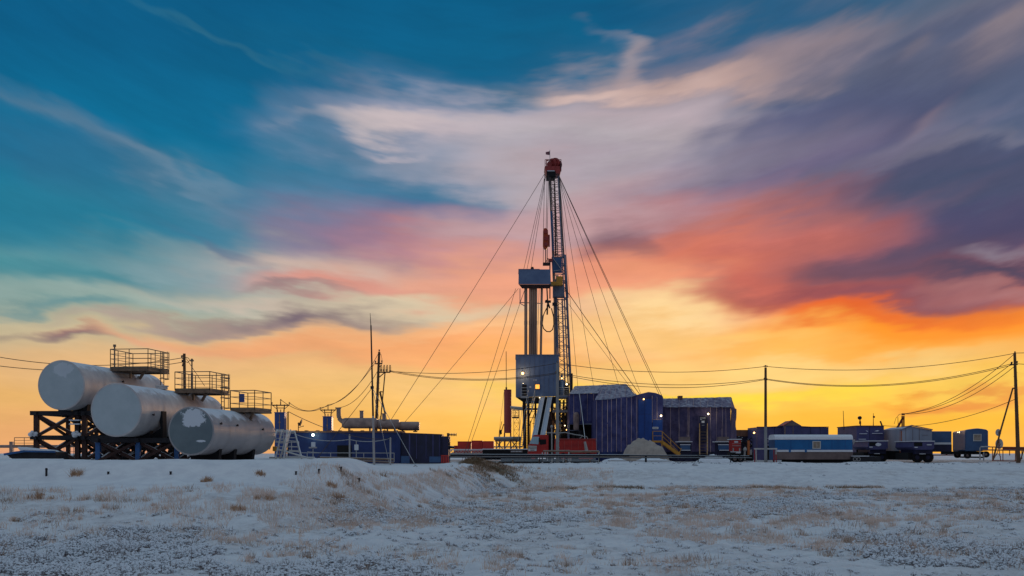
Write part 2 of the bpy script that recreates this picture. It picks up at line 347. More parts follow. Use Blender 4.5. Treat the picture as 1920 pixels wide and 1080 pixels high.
def make_ground():
    na, nd = 1050, 520
    an = np.radians(np.linspace(-64, 64, na)); ds = np.concatenate([np.linspace(3, 18, 30)[:-1], 18*(9000/18)**(np.linspace(0, 1, nd)**1.9)])
    nd = len(ds); A, D = np.meshgrid(np.tan(an), ds); x = A*(D+2); y = D
    z = H(x, y); co = np.stack([x, y, z], -1).reshape(-1, 3)
    i = np.arange(nd-1)[:, None]*na+np.arange(na-1)[None, :]; q = np.stack([i, i+1, i+na+1, i+na], -1).reshape(-1, 4)
    me = bpy.data.meshes.new('snowy_ground'); me.from_pydata([], [], [])
    me.vertices.add(len(co)); me.vertices.foreach_set('co', co.astype(np.float32).ravel())
    me.loops.add(q.size); me.loops.foreach_set('vertex_index', q.astype(np.int32).ravel())
    me.polygons.add(len(q)); me.polygons.foreach_set('loop_start', np.arange(0, q.size, 4, dtype=np.int32))
    me.polygons.foreach_set('use_smooth', np.ones(len(q), bool)); me.update(calc_edges=True)
    m = bpy.data.materials.new('snow'); m.use_nodes = True; nt = m.node_tree; N = nt.nodes; L = nt.links; b = N['Principled BSDF']
    g = N.new('ShaderNodeNewGeometry')
    def nz(scale, det, rough=.6):
        n = N.new('ShaderNodeTexNoise'); n.inputs['Scale'].default_value = scale; n.inputs['Detail'].default_value = det; n.inputs['Roughness'].default_value = rough
        L.new(g.outputs['Position'], n.inputs['Vector']); return n.outputs[0]
    def mr(v, a, c, lo=0, hi=1):
        n = N.new('ShaderNodeMapRange'); n.interpolation_type = 'SMOOTHSTEP'; L.new(v, n.inputs[0])
        for k, u in enumerate((a, c, lo, hi)): n.inputs[k+1].default_value = u
        return n.outputs[0]
    def mm(op, a, c=None):
        n = N.new('ShaderNodeMath'); n.operation = op; L.new(a, n.inputs[0])
        if c is not None:
            if isinstance(c, (int, float)): n.inputs[1].default_value = c
            else: L.new(c, n.inputs[1])
        return n.outputs[0]
    def mx(f, a, c):
        n = N.new('ShaderNodeMix'); n.data_type = 'RGBA'; L.new(f, n.inputs[0])
        for s, v in ((n.inputs[6], a), (n.inputs[7], c)):
            if isinstance(v, tuple): s.default_value = v+(1,)
            else: L.new(v, s)
        return n.outputs[2]
    sp = N.new('ShaderNodeSeparateXYZ'); L.new(g.outputs['Position'], sp.inputs[0])
    n_s, n_m, n_l = nz(6, 8, .66), nz(1.3, 6, .62), nz(.22, 4)
    col = mx(mr(n_m, .35, .7), (.82, .83, .84), (.70, .71, .74))
    # bare tundra showing through thin snow, on the low meadow and the natural slope, not on the pads
    low = mr(sp.outputs[2], -.75, -.15, 1, 0)
    bare = mm('MULTIPLY', mm('MULTIPLY', mr(n_s, .50, .66), mr(mm('ADD', mm('MULTIPLY', n_m, .55), mm('MULTIPLY', n_l, .6)), .50, .72)), low)
    col = mx(mm('MULTIPLY', bare, .62), col, (.16, .14, .12))
    tint = mm('MULTIPLY', mm('MULTIPLY', mr(n_l, .42, .62), mr(n_m, .3, .6)), low)
    col = mx(mm('MULTIPLY', tint, .35), col, (.52, .46, .43))
    # snow trodden and driven to grey-brown on the working pad behind the fence
    pad = mm('MULTIPLY', mr(sp.outputs[1], 97.6, 99.5), mr(sp.outputs[0], -14, -9)); pad = mm('MULTIPLY', pad, mr(sp.outputs[1], 150, 170, 1, 0))
    col = mx(mm('MULTIPLY', pad, mr(mm('ADD', mm('MULTIPLY', n_m, .6), mm('MULTIPLY', n_s, .4)), .40, .56)), col, (.20, .17, .15))
    # brown soil of the spoil heap
    def gs(sock, c, w):
        q = mm('DIVIDE', mm('ADD', sock, -c), w); return mm('MULTIPLY', q, q)
    rr = mm('ADD', gs(sp.outputs[0], -2.3, 3.2), gs(sp.outputs[1], 89.0, 4.6))
    heap = mr(mm('ADD', rr, mm('MULTIPLY', n_m, .9)), 1.35, .95, 0, 1)
    soil = mx(mr(n_s, .4, .62), (.10, .075, .045), (.19, .145, .09))
    col = mx(heap, col, soil)
    L.new(col, b.inputs['Base Color']); b.inputs['Roughness'].default_value = .75; b.inputs['Specular IOR Level'].default_value = .25
    hh = mm('ADD', mm('MULTIPLY', n_s, .35), mm('MULTIPLY', n_m, .65))
    bp = N.new('ShaderNodeBump'); L.new(mm('ADD', mm('MULTIPLY', low, .65), .28), bp.inputs['Strength']); bp.inputs['Distance'].default_value = .16; L.new(hh, bp.inputs['Height']); L.new(bp.outputs[0], b.inputs['Normal'])
    me.materials.append(m)
    o = bpy.data.objects.new('snowy_ground', me); sc.collection.objects.link(o); struct(o)
make_ground()
def soup(name, co, mi, mats, label, cat):
    """many loose triangles as one object; co (n,3,3)"""
    n = len(co); me = bpy.data.meshes.new(name)
    me.vertices.add(n*3); me.vertices.foreach_set('co', co.astype(np.float32).ravel())
    me.loops.add(n*3); me.loops.foreach_set('vertex_index', np.arange(n*3, dtype=np.int32))
    me.polygons.add(n); me.polygons.foreach_set('loop_start', np.arange(0, n*3, 3, dtype=np.int32))
    me.polygons.foreach_set('material_index', mi.astype(np.int32)); me.update(calc_edges=True)
    for q in mats: me.materials.append(q)
    o = bpy.data.objects.new(name, me); sc.collection.objects.link(o); tag(o, label, cat, kind='stuff'); return o
def blades(x, y, h, w, lean=.35):
    """one thin upright triangle per position"""
    n = len(x); z = H(x, y)-.02; a = rng.uniform(-1.2, 1.2, n); dx = np.cos(a)*w/2; dy = np.sin(a)*w/2
    lx = rng.normal(0, lean, n)*h; ly = rng.normal(0, lean, n)*h
    p0 = np.stack([x-dx, y-dy, z], -1); p1 = np.stack([x+dx, y+dy, z], -1); p2 = np.stack([x+lx, y+ly, z+h], -1)
    return np.stack([p0, p1, p2], 1)
def twigs_and_snow(cx, cy, cr, ch, nt_, ns_):
    """low tundra shrubs: fans of thin twigs capped with little lumps of snow"""
    k = len(cx); T = []
    i = np.repeat(np.arange(k), nt_); n = len(i); rr = np.sqrt(rng.random(n))*cr[i]; an = rng.uniform(0, 2*np.pi, n)
    x = cx[i]+rr*np.cos(an); y = cy[i]+rr*np.sin(an); h = ch[i]*(1-.6*(rr/cr[i])**2)*rng.uniform(.6, 1.2, n)
    tw = blades(x, y, h, .018+.0004*cy[i], .45)
    i = np.repeat(np.arange(k), ns_); n = len(i); rr = np.sqrt(rng.random(n))*cr[i]*1.05; an = rng.uniform(0, 2*np.pi, n)
    x = cx[i]+rr*np.cos(an); y = cy[i]+rr*np.sin(an); s = rng.uniform(.016, .042, n)
    z = H(x, y)+ch[i]*(1-.6*(rr/cr[i])**2)*rng.uniform(.25, 1.0, n)
    c = np.stack([x, y, z], -1); e = [np.array(v) for v in ((1.3, 0, -.2), (0, 1.3, -.2), (-1.3, 0, -.2), (0, -1.3, -.2), (0, 0, .8))]
    for a, b2 in ((0, 1), (1, 2), (2, 3), (3, 0)):
        T.append(np.stack([c+e[a]*s[:, None], c+e[b2]*s[:, None], c+e[4]*s[:, None]], 1))
    sn = np.concatenate(T); return tw, sn
def in_view(n, d0, d1, p=1.0):
    y = (rng.random(n)*(d1**p-d0**p)+d0**p)**(1/p); x = (rng.random(n)*2-1)*.60*y; return x, y
def slope_t(x, y):
    T = np.interp(x, TX, TT); Fo = np.interp(x, TX, TF); return (y-Fo)/(T-Fo)
def make_vegetation():
    twig = mat('frosted twig', (176, 168, 168), .9, var=.4, vs=3, rgb2=(98, 90, 92)); sn = mat('snow lump', (226, 232, 238), .8, var=.05)
    grass = mat('frosted grass', (236, 214, 200), .9, vs=.7, rgb2=(206, 182, 164)); brown = mat('dry brown grass', (150, 124, 96), .9, vs=2, rgb2=(98, 78, 56))
    # shrubs
    x, y = in_view(9000, 21, 82, 1.4); t = slope_t(x, y)
    dens = fbm(x*.16+5, y*.10, 3)+.35*fbm(x*.9, y*.5, 2)
    keep = (t < .08) & (dens > .12+.08*(x < 4)-.10*(y < 29)); keep |= (t < .75) & (x < -2) & (dens > .42)
    x, y = x[keep], y[keep]; n = len(x); cr = .14+rng.gamma(2., .13, n); ch = rng.uniform(.10, .25, n)*(.6+cr)*(1+.35*(y < 34))
    tw, so = twigs_and_snow(x, y, cr, ch, 50, 66)
    x2, y2 = in_view(2600, 21, 60, 1.3); keep = (slope_t(x2, y2) < .3); x2, y2 = x2[keep], y2[keep]; n = len(x2)
    tw2, so2 = twigs_and_snow(x2, y2, rng.uniform(.06, .2, n), rng.uniform(.05, .16, n), 12, 10)
    co = np.concatenate([tw, so, tw2, so2]); mi = np.concatenate([np.zeros(len(tw)), np.ones(len(so)), np.zeros(len(tw2)), np.ones(len(so2))])
    soup('dwarf_shrubs', co, mi, [twig, sn], 'low snow-covered tundra shrubs scattered over the near meadow', 'shrubs')
    # pale frosted grass
    L_ = []
    x, y = in_view(420000, 30, 92, 1.2); t = slope_t(x, y); px = 960+x/y*F
    nz = fbm(x*.35+2, y*.12, 3); n2 = fbm(x*1.6, y*.8, 2)
    m1 = (x > -3) & (t > -.34) & (t < .03) & (nz+n2*.7 > .22+.3*np.abs(t))
    m2 = (px > 560) & (px < 1150) & (t > -.7) & (t < .80) & (nz+n2*.6 > -.08)
    m3 = (px < 700) & (t > -.15) & (t < .72) & (nz+n2*.9 > .20)
    m4 = (t < 0) & (nz+n2*.7 > .38)
    k = (m1 | m2 | m3 | m4); x, y = x[k], y[k]
    g = blades(x, y, rng.uniform(.08, .30, len(x)), .010+.0002*y, .25)
    # separate clumps of every size, thick on the slope and thinning over the meadow
    cx, cy = in_view(5200, 24, 92, 1.3); tc_ = slope_t(cx, cy); pc = 960+cx/cy*F
    k = (tc_ < np.where(pc < 700, .66, .85)) & ((cx < 3) | (tc_ < .05)) & (fbm(cx*.2+8, cy*.12, 3) > -.12); cx, cy = cx[k], cy[k]
    num = rng.integers(14, 70, len(cx)); rad = rng.gamma(2.2, .075, len(cx))+.04; hh = rng.uniform(.10, .36, len(cx))
    i = np.repeat(np.arange(len(cx)), num); x = cx[i]+rng.normal(0, 1, len(i))*rad[i]; y = cy[i]+rng.normal(0, 1, len(i))*rad[i]
    gc = blades(x, y, hh[i]*rng.uniform(.4, 1.1, len(i)), .010+.00022*y, .32); dark = (rng.random(len(cx)) < .22)[i]
    gm_ = np.concatenate([np.zeros(len(g)), dark.astype(float)]); g = np.concatenate([g, gc])
    straw = mat('straw grass', (186, 160, 140), .9, vs=2, rgb2=(140, 116, 98))
    soup('frosted_grass', g, gm_, [grass, straw], 'pale pinkish frosted grass on the snowy slope and meadow', 'grass')
    # dark grass line at the foot of the pad and on the heap
    n = 9000; x = rng.uniform(.5, 34, n); y = 80.9+rng.normal(0, .8, n)+fbm(x*.08, x*0+3.3, 2)*1.5
    k = fbm(x*.5, x*0+7, 3) > -.06; x, y = x[k], y[k]; g1 = blades(x, y, rng.uniform(.06, .26, len(x)), .03, .3)
    n = 8200; x = rng.normal(-2.6, 2.1, n); y = rng.normal(86.5, 3.4, n); k = (slope_t(x, y) < 1.1) & (fbm(x*.8, y*.4, 2) > -.12); x, y = x[k], y[k]
    g2 = blades(x, y, rng.uniform(.10, .30, len(x)), .045, .4)
    g = np.concatenate([g1, g2]); g[:, 2, 2] += 0
    soup('brown_grass', g, np.zeros(len(g)), [brown], 'dark brown dry grass along the pad foot and on the spoil heap', 'grass')
make_vegetation()
def make_clods():
    cm = mat('frozen clod', (92, 88, 96), .9, var=.4, vs=5, snow=.6, thr=.5); n = 620
    x = rng.uniform(-1, 52, n); y = 95.5+rng.normal(0, .9, n); k = rng.random(n) < .3; y = np.where(k, rng.uniform(83, 94, n), y)
    e = [np.array(v) for v in ((1.3, 0, 0), (0, 1.1, 0), (-1.2, .2, 0), (.1, -1.2, 0), (.2, 0, .9))]; s_ = rng.gamma(2, .028, n)*(1-.45*k); a = rng.uniform(0, 6.28, n)
    c = np.stack([x, y, H(x, y)-.01], -1); T = []
    def rt(v): return np.stack([v[0]*np.cos(a)-v[1]*np.sin(a), v[0]*np.sin(a)+v[1]*np.cos(a), np.full(n, v[2])], -1)*s_[:, None]
    for i, j in ((0, 1), (1, 2), (2, 3), (3, 0)): T.append(np.stack([c+rt(e[i]), c+rt(e[j]), c+rt(e[4])], 1))
    T = np.concatenate(T); soup('frozen_clods', T, np.zeros(len(T)), [cm], 'frozen dirt clods scattered along the edge of the pad', 'clods')
make_clods()
def tussocks():
    gm = mat('straw tussock', (214, 176, 142), .9, vs=4, rgb2=(146, 112, 88))
    spots = [(142, 889, .40, 'orange grass tussock at the foot of the berm under the low left trestle'), (72, 935, .42, 'leftmost straw tussock low on the snowy slope'),
             (389, 902, .30, 'dark flattened tussock below the middle tank'), (487, 890, .26, 'small upright tussock below the grey tank'),
             (498, 935, .34, 'dark tussock halfway down the slope below the grey tank'), (446, 956, .32, 'straw tussock lowest on the left slope'),
             (622, 912, .26, 'dark brown tussock near the round snow drift'), (636, 936, .40, 'wide orange tussock in front of the round snow drift'),
             (1458, 918, .34, 'reddish round tussock at the pad foot below the blue wagon'), (1350, 937, .34, 'brown tussock pair on the meadow in front of the white pole')]
    for px, py, h, lab in spots:
        best = min((abs(Zp(py, d)-Hs(X(px, d), d)), d) for d in np.linspace(26, 92, 300)); d = best[1]; x0, y0 = X(px, d), d
        n = 190; sub = rng.normal(0, h*.36, 4)[rng.integers(0, 4, n)]; x = x0+sub+rng.normal(0, h*.17, n); y = y0+rng.normal(0, h*.3, n)
        co = blades(x, y, h*rng.uniform(.3, 1.15, n)*(1-.5*np.minimum(1, np.abs(sub)/h)), .022, .38); mb = MB()
        for tr in co: mb.add(tr, [(0, 1, 2)])
        tag(mb.build('grass_tussock', gm), lab, 'grass tussock', 'straw-coloured tussocks on the snow')
tussocks()
def stakes():
    sm = mat('tarred stake', (44, 40, 44), .8)
    for px, y0, y1, lab in ((87, 878, 892, 'leftmost black marker stake at the foot of the berm'), (203, 884, 889, 'short black marker stake below the front of the middle tank'),
                            (320, 884, 890, 'short black stake below the left edge of the grey tank'), (555, 884, 890, 'black marker stake below the white stairs'),
                            (598, 879, 888, 'tall black marker stake left of the tilted ones on the berm'), (638, 875, 884, 'black marker stake with a bent top on the berm end'),
                            (672, 876, 884, 'rightmost marker stake, tilted, at the end of the berm')):
        d = min((abs(Zp(y1, d)-Hs(X(px, d), d)), d) for d in np.linspace(34, 47, 120))[1]
        z = Hs(X(px, d), d); mb = MB(); h = (y1-y0)/F*d
        mb.beam((X(px, d), d, z-.1), (X(px, d)+(.05 if px > 630 else 0), d, z+h), .07); mb.beam((X(px, d)-.05, d, z+h*.8), (X(px, d)+.06, d, z+h*.8), .05, .03)
        tag(mb.build('marker_stake', sm), lab, 'stake', 'marker stakes along the berm')
stakes()
# ------------------------------------------------------------------ materials
M_tank = mat('tank white paint', (206, 202, 198), .5, var=.10, vs=.8, bump=.25, bs=2.0, snow=.85, thr=.62, rgb2=(168, 164, 166))
M_tankcap = mat('tank cap paint', (182, 194, 198), .55, var=.08, vs=.8, bump=.2, bs=2.2, rgb2=(166, 180, 184))
M_tankgrey = mat('tank grey paint', (176, 172, 170), .42, var=.12, vs=.5, bump=.25, bs=2.0, snow=.9, thr=.50, rgb2=(150, 148, 150))
M_cg_ = mat('dark tank cap paint', (106, 120, 124), .5, var=.12, vs=.8, rgb2=(90, 104, 110))
def frosted_cap(name, rgb, rgb2, spots, amt):
    """cap paint with ragged crusts of blown snow stuck to it; spots = (centre, radius across, radius up)"""
    m = mat(name, rgb, .5, var=.12, vs=.8, rgb2=rgb2); nt = m.node_tree; N = nt.nodes; L = nt.links; b = N['Principled BSDF']; src = b.inputs['Base Color'].links[0].from_socket
    g = N.new('ShaderNodeNewGeometry'); n = N.new('ShaderNodeTexNoise'); n.inputs['Scale'].default_value = 2.6; n.inputs['Detail'].default_value = 9; n.inputs['Roughness'].default_value = .72; L.new(g.outputs['Position'], n.inputs['Vector'])
    for (c, rx, rz) in spots:
        mp = N.new('ShaderNodeMapping'); mp.vector_type = 'TEXTURE'; mp.inputs['Location'].default_value = c; mp.inputs['Scale'].default_value = (rx, 9, rz); L.new(g.outputs['Position'], mp.inputs[0])
        ln = N.new('ShaderNodeVectorMath'); ln.operation = 'LENGTH'; L.new(mp.outputs[0], ln.inputs[0])
        ad = N.new('ShaderNodeMath'); ad.operation = 'MULTIPLY_ADD'; L.new(n.outputs[0], ad.inputs[0]); ad.inputs[1].default_value = 2.0; L.new(ln.outputs['Value'], ad.inputs[2])
        r = N.new('ShaderNodeMapRange'); L.new(ad.outputs[0], r.inputs[0])
        for k, v in enumerate((1.92, 2.05, amt, 0)): r.inputs[k+1].default_value = v
        mx = N.new('ShaderNodeMix'); mx.data_type = 'RGBA'; L.new(r.outputs[0], mx.inputs[0]); L.new(src, mx.inputs[6]); mx.inputs[7].default_value = (.66, .71, .76, 1); src = mx.outputs[2]
    L.new(src, b.inputs['Base Color']); return m
M_capA = frosted_cap('frosted white cap', (182, 194, 198), (166, 180, 184), [((X(119, 60), 60, Zp(693, 60)), .62, .42)], .5)
M_capgrey = frosted_cap('frosted dark cap', (112, 126, 130), (94, 108, 114), [((X(362, 55), 55, Zp(783, 55)), .66, .50), ((X(378, 55), 55, Zp(827, 55)), .28, .06)], .95)
M_snow = mat('fresh snow', (232, 236, 242), .8, var=.06, vs=3, bump=.5, bs=9)
M_rust = mat('dark rusty steel', (74, 52, 48), .8, var=.35, vs=2, snow=.9, thr=.55)
M_dark = mat('dark steel', (46, 46, 52), .7, var=.3, vs=2, snow=.8, thr=.62)
M_black = mat('black steel and painted shade', (24, 24, 28), .8, var=.3)  # also stands in for shade in openings and under the wagon
M_bluep = mat('blue painted steel', (52, 100, 156), .5, var=.25, vs=2, snow=.9, thr=.5)
M_rail = mat('rail steel', (132, 116, 98), .6, var=.25, vs=3)
M_plank = mat('walkway planks', (142, 118, 98), .8, var=.3, vs=4, snow=.4, thr=.6)
M_wood = mat('weathered pole wood', (112, 84, 62), .9, var=.3, vs=3, vert=True)
M_conc = mat('concrete pole', (150, 150, 150), .8, var=.15, vs=3, vert=True)
M_wire = mat('wire', (78, 64, 58), .7, var=.1)
M_galv = mat('galvanised steel', (176, 174, 172), .45, metal=.3, var=.15, vs=3, snow=.7, thr=.55)
M_white = mat('white paint', (206, 204, 200), .6, var=.15, vs=3, snow=.6, thr=.5)
M_ins = mat('brown porcelain', (70, 48, 42), .3)
M_navy = mat('navy blue cladding', (38, 58, 112), .5, var=.25, vs=.8, bump=.2, bs=6, rgb2=(28, 44, 90))
M_navy2 = mat('weathered blue cladding', (48, 92, 156), .5, var=.2, vs=.8, rgb2=(38, 76, 136))
M_dkblue = mat('dark blue panel', (34, 36, 70), .55, var=.4, vs=.9, rgb2=(22, 24, 44))
M_kiosk = mat('kiosk blue', (66, 88, 150), .5, var=.15, vs=1)
M_sil = mat('silencer grey', (172, 148, 138), .5, var=.2, vs=1.5, rgb2=(124, 106, 102))
M_rig = mat('rig slate blue', (106, 126, 156), .5, var=.2, vs=.6, rgb2=(84, 104, 138), bump=.2, bs=3)
M_rigd = mat('rig steel blue', (120, 130, 150), .5, var=.3, vs=1.2, rgb2=(84, 92, 112))
M_mastup = mat('mast brown steel', (128, 112, 106), .6, var=.35, vs=1.5)
M_pipe = mat('drill pipe', (182, 152, 128), .5, metal=.1, var=.3, vs=.8, vert=True, rgb2=(130, 110, 100))
M_crown = mat('crown red', (170, 66, 62), .5, var=.25, vs=2)
M_orange = mat('block orange', (206, 84, 40), .5, var=.3, vs=2)
M_yel = mat('safety yellow', (216, 158, 62), .6, var=.2, vs=2, snow=.4, thr=.6)
M_redv = mat('vessel red', (186, 84, 80), .55, var=.15, vs=1, vert=True)
M_red = mat('truck red', (196, 50, 42), .4, var=.3, vs=1.4, rgb2=(150, 36, 36))
M_redf = mat('far container red', (206, 62, 50), .6, var=.2, vs=.4)
M_glass = mat('cab glass with painted glare', (176, 208, 220), .15, var=.1)  # pale blue base imitates the sky reflected in the windscreen
M_tyre = mat('tyre rubber', (26, 26, 28), .9, var=.2)
M_tarp = mat('purple-blue tarpaulin', (82, 84, 134), .75, var=.3, vs=1.1, bump=1.0, bs=2.4, rgb2=(48, 54, 104))
M_tarp2 = mat('faded purple tarpaulin', (96, 86, 118), .8, var=.35, vs=.9, bump=.9, bs=1.4, rgb2=(62, 60, 96))
M_tarpb = mat('dark blue tarpaulin skirt', (42, 58, 112), .75, var=.3, vs=1, bump=.9, bs=1.6)
M_seam = mat('pale seam tape', (226, 200, 192), .7, var=.5, vs=1.6, rgb2=(120, 104, 128), vert=True)
M_roof = mat('dusted tarpaulin roof', (136, 130, 150), .7, var=.3, vs=2.2, bump=1.0, bs=2.6, snow=.35, thr=.80, rgb2=(100, 98, 124))
M_hatch = mat('deep blue door', (30, 74, 150), .5, var=.2, vs=1)
M_cover = mat('beige cover cloth', (184, 172, 160), .9, var=.15, vs=2, bump=.9, bs=2.2, rgb2=(158, 148, 140))
M_wag = mat('wagon blue', (30, 112, 172), .5, var=.2, vs=.7, rgb2=(28, 94, 150), snow=.9, thr=.55)
M_wag2 = mat('dull wagon blue', (64, 98, 138), .5, var=.25, vs=.8, rgb2=(52, 80, 118), snow=.3, thr=.65)
M_skirt = mat('grey-brown skirt', (132, 116, 112), .7, var=.25, vs=1.2, rgb2=(106, 92, 90))
M_curt = mat('drawn curtain', (172, 158, 142), .9, var=.3, vs=3)
M_frame = mat('white window frame', (206, 206, 200), .6, var=.1)
M_pur = mat('violet-blue cladding', (84, 82, 126), .55, var=.3, vs=.7, rgb2=(60, 62, 104), snow=.3, thr=.6)
M_brn = mat('brown board', (140, 100, 82), .8, var=.3, vs=1.5, vert=True)
M_wsh = mat('white shed sheet', (168, 176, 190), .5, var=.12, vs=.8, vert=True, rgb2=(140, 150, 168), snow=.4, thr=.55)
M_oran = mat('orange post and painted sunset glow', (206, 120, 70), .4, metal=.3, var=.25, vs=1.2, vert=True)  # shed side: sunset light put into the colour; the post is orange itself
M_rstp = mat('rust red pipe', (150, 72, 48), .7, var=.3, vs=2, snow=.4, thr=.55)
M_sign = mat('sign plate', (214, 218, 222), .6, var=.05)
M_ltr = mat('sign lettering', (60, 60, 70), .7, var=.1)
M_grate = mat('steel slide', (160, 178, 200), .4, metal=.2, var=.15, vs=2, rgb2=(132, 150, 178), snow=.5, thr=.5)
M_ycar = mat('lamp glow warm', (255, 190, 110), .5, emit=6.); M_lampw = mat('lamp glow white', (255, 226, 170), .5, emit=6.)
M_lampg = mat('lamp glow greenish', (214, 255, 214), .5, emit=14.); M_winlit = mat('lit window', (255, 170, 70), .5, emit=1.6)
def glow(p, e, col, r=.12, parent=None):
    l = bpy.data.lights.new('lamp_light', 'POINT'); l.energy = e; l.color = col; l.shadow_soft_size = r
    o = bpy.data.objects.new('lamp_light', l); sc.collection.objects.link(o)
    if parent is not None: o.parent = parent; o.location = Vector(p)-Vector(parent['_w'])
    else: o.location = p
    return o
WARM, WHT, GRN = (1, .62, .3), (1, .86, .6), (.8, 1, .75)
# ------------------------------------------------------------------ storage tanks
def ring(F0, a, s, r, t, n=48, up=Vector((0, 0, 1))):
    return [F0+a*t+s*(r*math.cos(2*math.pi*i/n))+up*(r*math.sin(2*math.pi*i/n)) for i in range(n)]
def tank(name, label, d, px, py, dia, L, dx, caps, body, seams, lugs, patch):
    Fp = P(px, py, d); a = Vector((dx, 1, 0)).normalized(); s = Vector((a.y, -a.x, 0)); r = dia/2; up = Vector((0, 0, 1))
    t = thing(name, label, 'storage tank', (Fp.x+a.x*L/2, Fp.y+a.y*L/2, Fp.z-r), 'storage tanks on the snow berm')
    n = 64; mb = MB(); rows = [(0, r)]+[(u, r) for u in np.linspace(.05, L-.75, 22)]
    for k in range(1, 9):
        an = k/8*math.pi/2; rows.append((L-.75+.75*math.sin(an), r*math.cos(an)*.999+.001))
    vs = []; fs = []
    for tt, rr in rows: vs += ring(Fp, a, s, rr, tt, n)
    for k in range(len(rows)-1): fs += [(k*n+i, (k+1)*n+i, (k+1)*n+(i+1) % n, k*n+(i+1) % n) for i in range(n)]
    mb.add(vs, fs); mb.add([Fp+a*L], []); mb.build('shell', body, t, smooth=True)
    mc = MB(); ins = ring(Fp, a, s, r*.985, -.012, n); bul = [Fp+a*(-.05)+(q-Fp-a*-.012)*.6 for q in ins]
    mc.add(ins+bul+[Fp-a*.065], [(i, n+i, n+(i+1) % n, (i+1) % n)[::-1] for i in range(n)]+[(n+i, 2*n, n+(i+1) % n)[::-1] for i in range(n)])
    mc.build('end_cap', caps, t, smooth=True)
    ms = MB()
    for tt in seams: 
        A = ring(Fp, a, s, r+.012, tt-.03, n); B = ring(Fp, a, s, r+.012, tt+.03, n)
        ms.add(A+B, [(i, n+i, n+(i+1) % n, (i+1) % n) for i in range(n)])
    A = ring(Fp, a, s, r+.02, .0, n); B = ring(Fp, a, s, r+.02, .09, n); C_ = ring(Fp, a, s, r-.06, -.02, n)
    ms.add(A+B+C_, [(i, n+i, n+(i+1) % n, (i+1) % n) for i in range(n)]+[(2*n+i, i, (i+1) % n, 2*n+(i+1) % n) for i in range(n)])
    ms.build('weld_seam', body, t, smooth=True, each=True)
    for tt, ang, kind in lugs:
        c = Fp+a*tt+s*(r*math.cos(R(ang)))+up*(r*math.sin(R(ang))); nrm = (s*math.cos(R(ang))+up*math.sin(R(ang)))
        m = MB()
        if kind == 'nozzle': m.tube(c-nrm*.1, c+nrm*.09, .045, 12); m.tube(c+nrm*.07, c+nrm*.11, .075, 12); m.build('nozzle', M_dark, t)
        else:
            m.prism([c-nrm*.05-a*.18, c-nrm*.05+a*.18, c+nrm*.28+a*.08, c+nrm*.28-a*.08], s*.05); m.tube(c+nrm*.18-s*.05, c+nrm*.18+s*.12, .09, 12)
            m.build('lifting_lug', body, t)
    if patch:
        # wind-blown snow crust frozen on the face: ragged blotch a few cm thick
        for (cu, cv, ru, rv, sd_) in patch:
            m = MB(); k = 90; out = []
            for i in range(k):
                an = 2*math.pi*i/k; f_ = 1+.30*mnoise.noise(Vector((math.cos(an)*2, math.sin(an)*2, sd_)))+.34*mnoise.noise(Vector((math.cos(an)*9, math.sin(an)*9, sd_)))
                out.append((cu+ru*f_*math.cos(an), cv+rv*f_*math.sin(an)))
            base = [Fp-a*.05+s*u+up*v for u, v in out]; top = [Fp-a*.085+s*(cu+(u-cu)*.9)+up*(cv+(v-cv)*.9) for u, v in out]; c = Fp-a*.10+s*cu+up*cv
            m.add(base+top+[c], [(i, k+i, k+(i+1) % k, (i+1) % k)[::-1] for i in range(k)]+[(k+i, 2*k, k+(i+1) % k)[::-1] for i in range(k)])
            m.build('snow_patch', M_snow, t, smooth=True)
    return t, Fp, a, s, r
def platform(t, c, a, s, w, dep, h, cage=None, mids=2):
    """railed service platform; c = near left corner of the floor"""
    pr = MB(); pts = [c, c+s*w, c+s*w+a*dep, c+a*dep]; dz = Vector((0, 0, -.06))
    pr.hexa([p+dz for p in pts]+pts)
    for k in range(4): pr.beam(pts[k]+dz*1.8, pts[(k+1) % 4]+dz*1.8, .07, .10)
    pr.beam(c+s*w*.35+a*dep*.3+dz, c+s*w*.35+a*dep*.3+dz-Vector((0, 0, .5)), .12); pr.beam(c+s*w*.75+a*dep*.3+dz, c+s*w*.6+a*dep*.3+dz-Vector((0, 0, .55)), .14)
    o = pr.build('service_platform', M_plank, t)
    rr = MB(); rails(rr, pts, h, .026, mids, True, 1.15); rr.build('railing', M_rail, o)
    if cage:
        lm = MB(); b = c+s*w+a*dep*.55; z0 = cage
        for off in (0, .45): lm.tube(b+s*.06+a*off+Vector((0, 0, h)), Vector((b.x, b.y, z0))+s*.06+a*off, .028, 6)
        z = z0+.2
        while z < b.z+.6: lm.tube(Vector((b.x, b.y, z))+s*.06, Vector((b.x, b.y, z))+s*.06+a*.45, .018, 5); z += .3
        for zz in np.arange(max(z0+1.6, b.z-1.6), b.z+h+.01, .62):
            c0 = Vector((b.x, b.y, zz))+a*.22+s*.06; hoop = [c0+s*(.42*math.sin(u))+a*(.38*math.cos(u)) for u in np.linspace(0, math.pi, 9)]
            lm.path(hoop, .03, 5)
        for u in (.6, 1.2, 1.9, 2.6):
            q = a*.22+s*.06+s*(.42*math.sin(u))+a*(.38*math.cos(u)); lm.tube(Vector((b.x, b.y, max(z0+1.6, b.z-1.6)))+q, Vector((b.x, b.y, b.z+h))+q, .014, 5)
        lm.build('ladder', M_rail, t)
tA, FA, aA, sA, rA = tank('storage_tank', 'white tank topmost and leftmost, raised on the tall dark trestle', 60, 115, 722, 2.92, 11.2, .12, M_capA, M_tank,
    (2.4, 4.8, 7.2), ((4.6, 20, 'nozzle'), (6.8, 35, 'lug'), (5.2, 62, 'nozzle')), None)
platform(tA, P(207, 691, 64), aA, sA, 2.5, 2.9, 1.22, cage=4.2, mids=3)
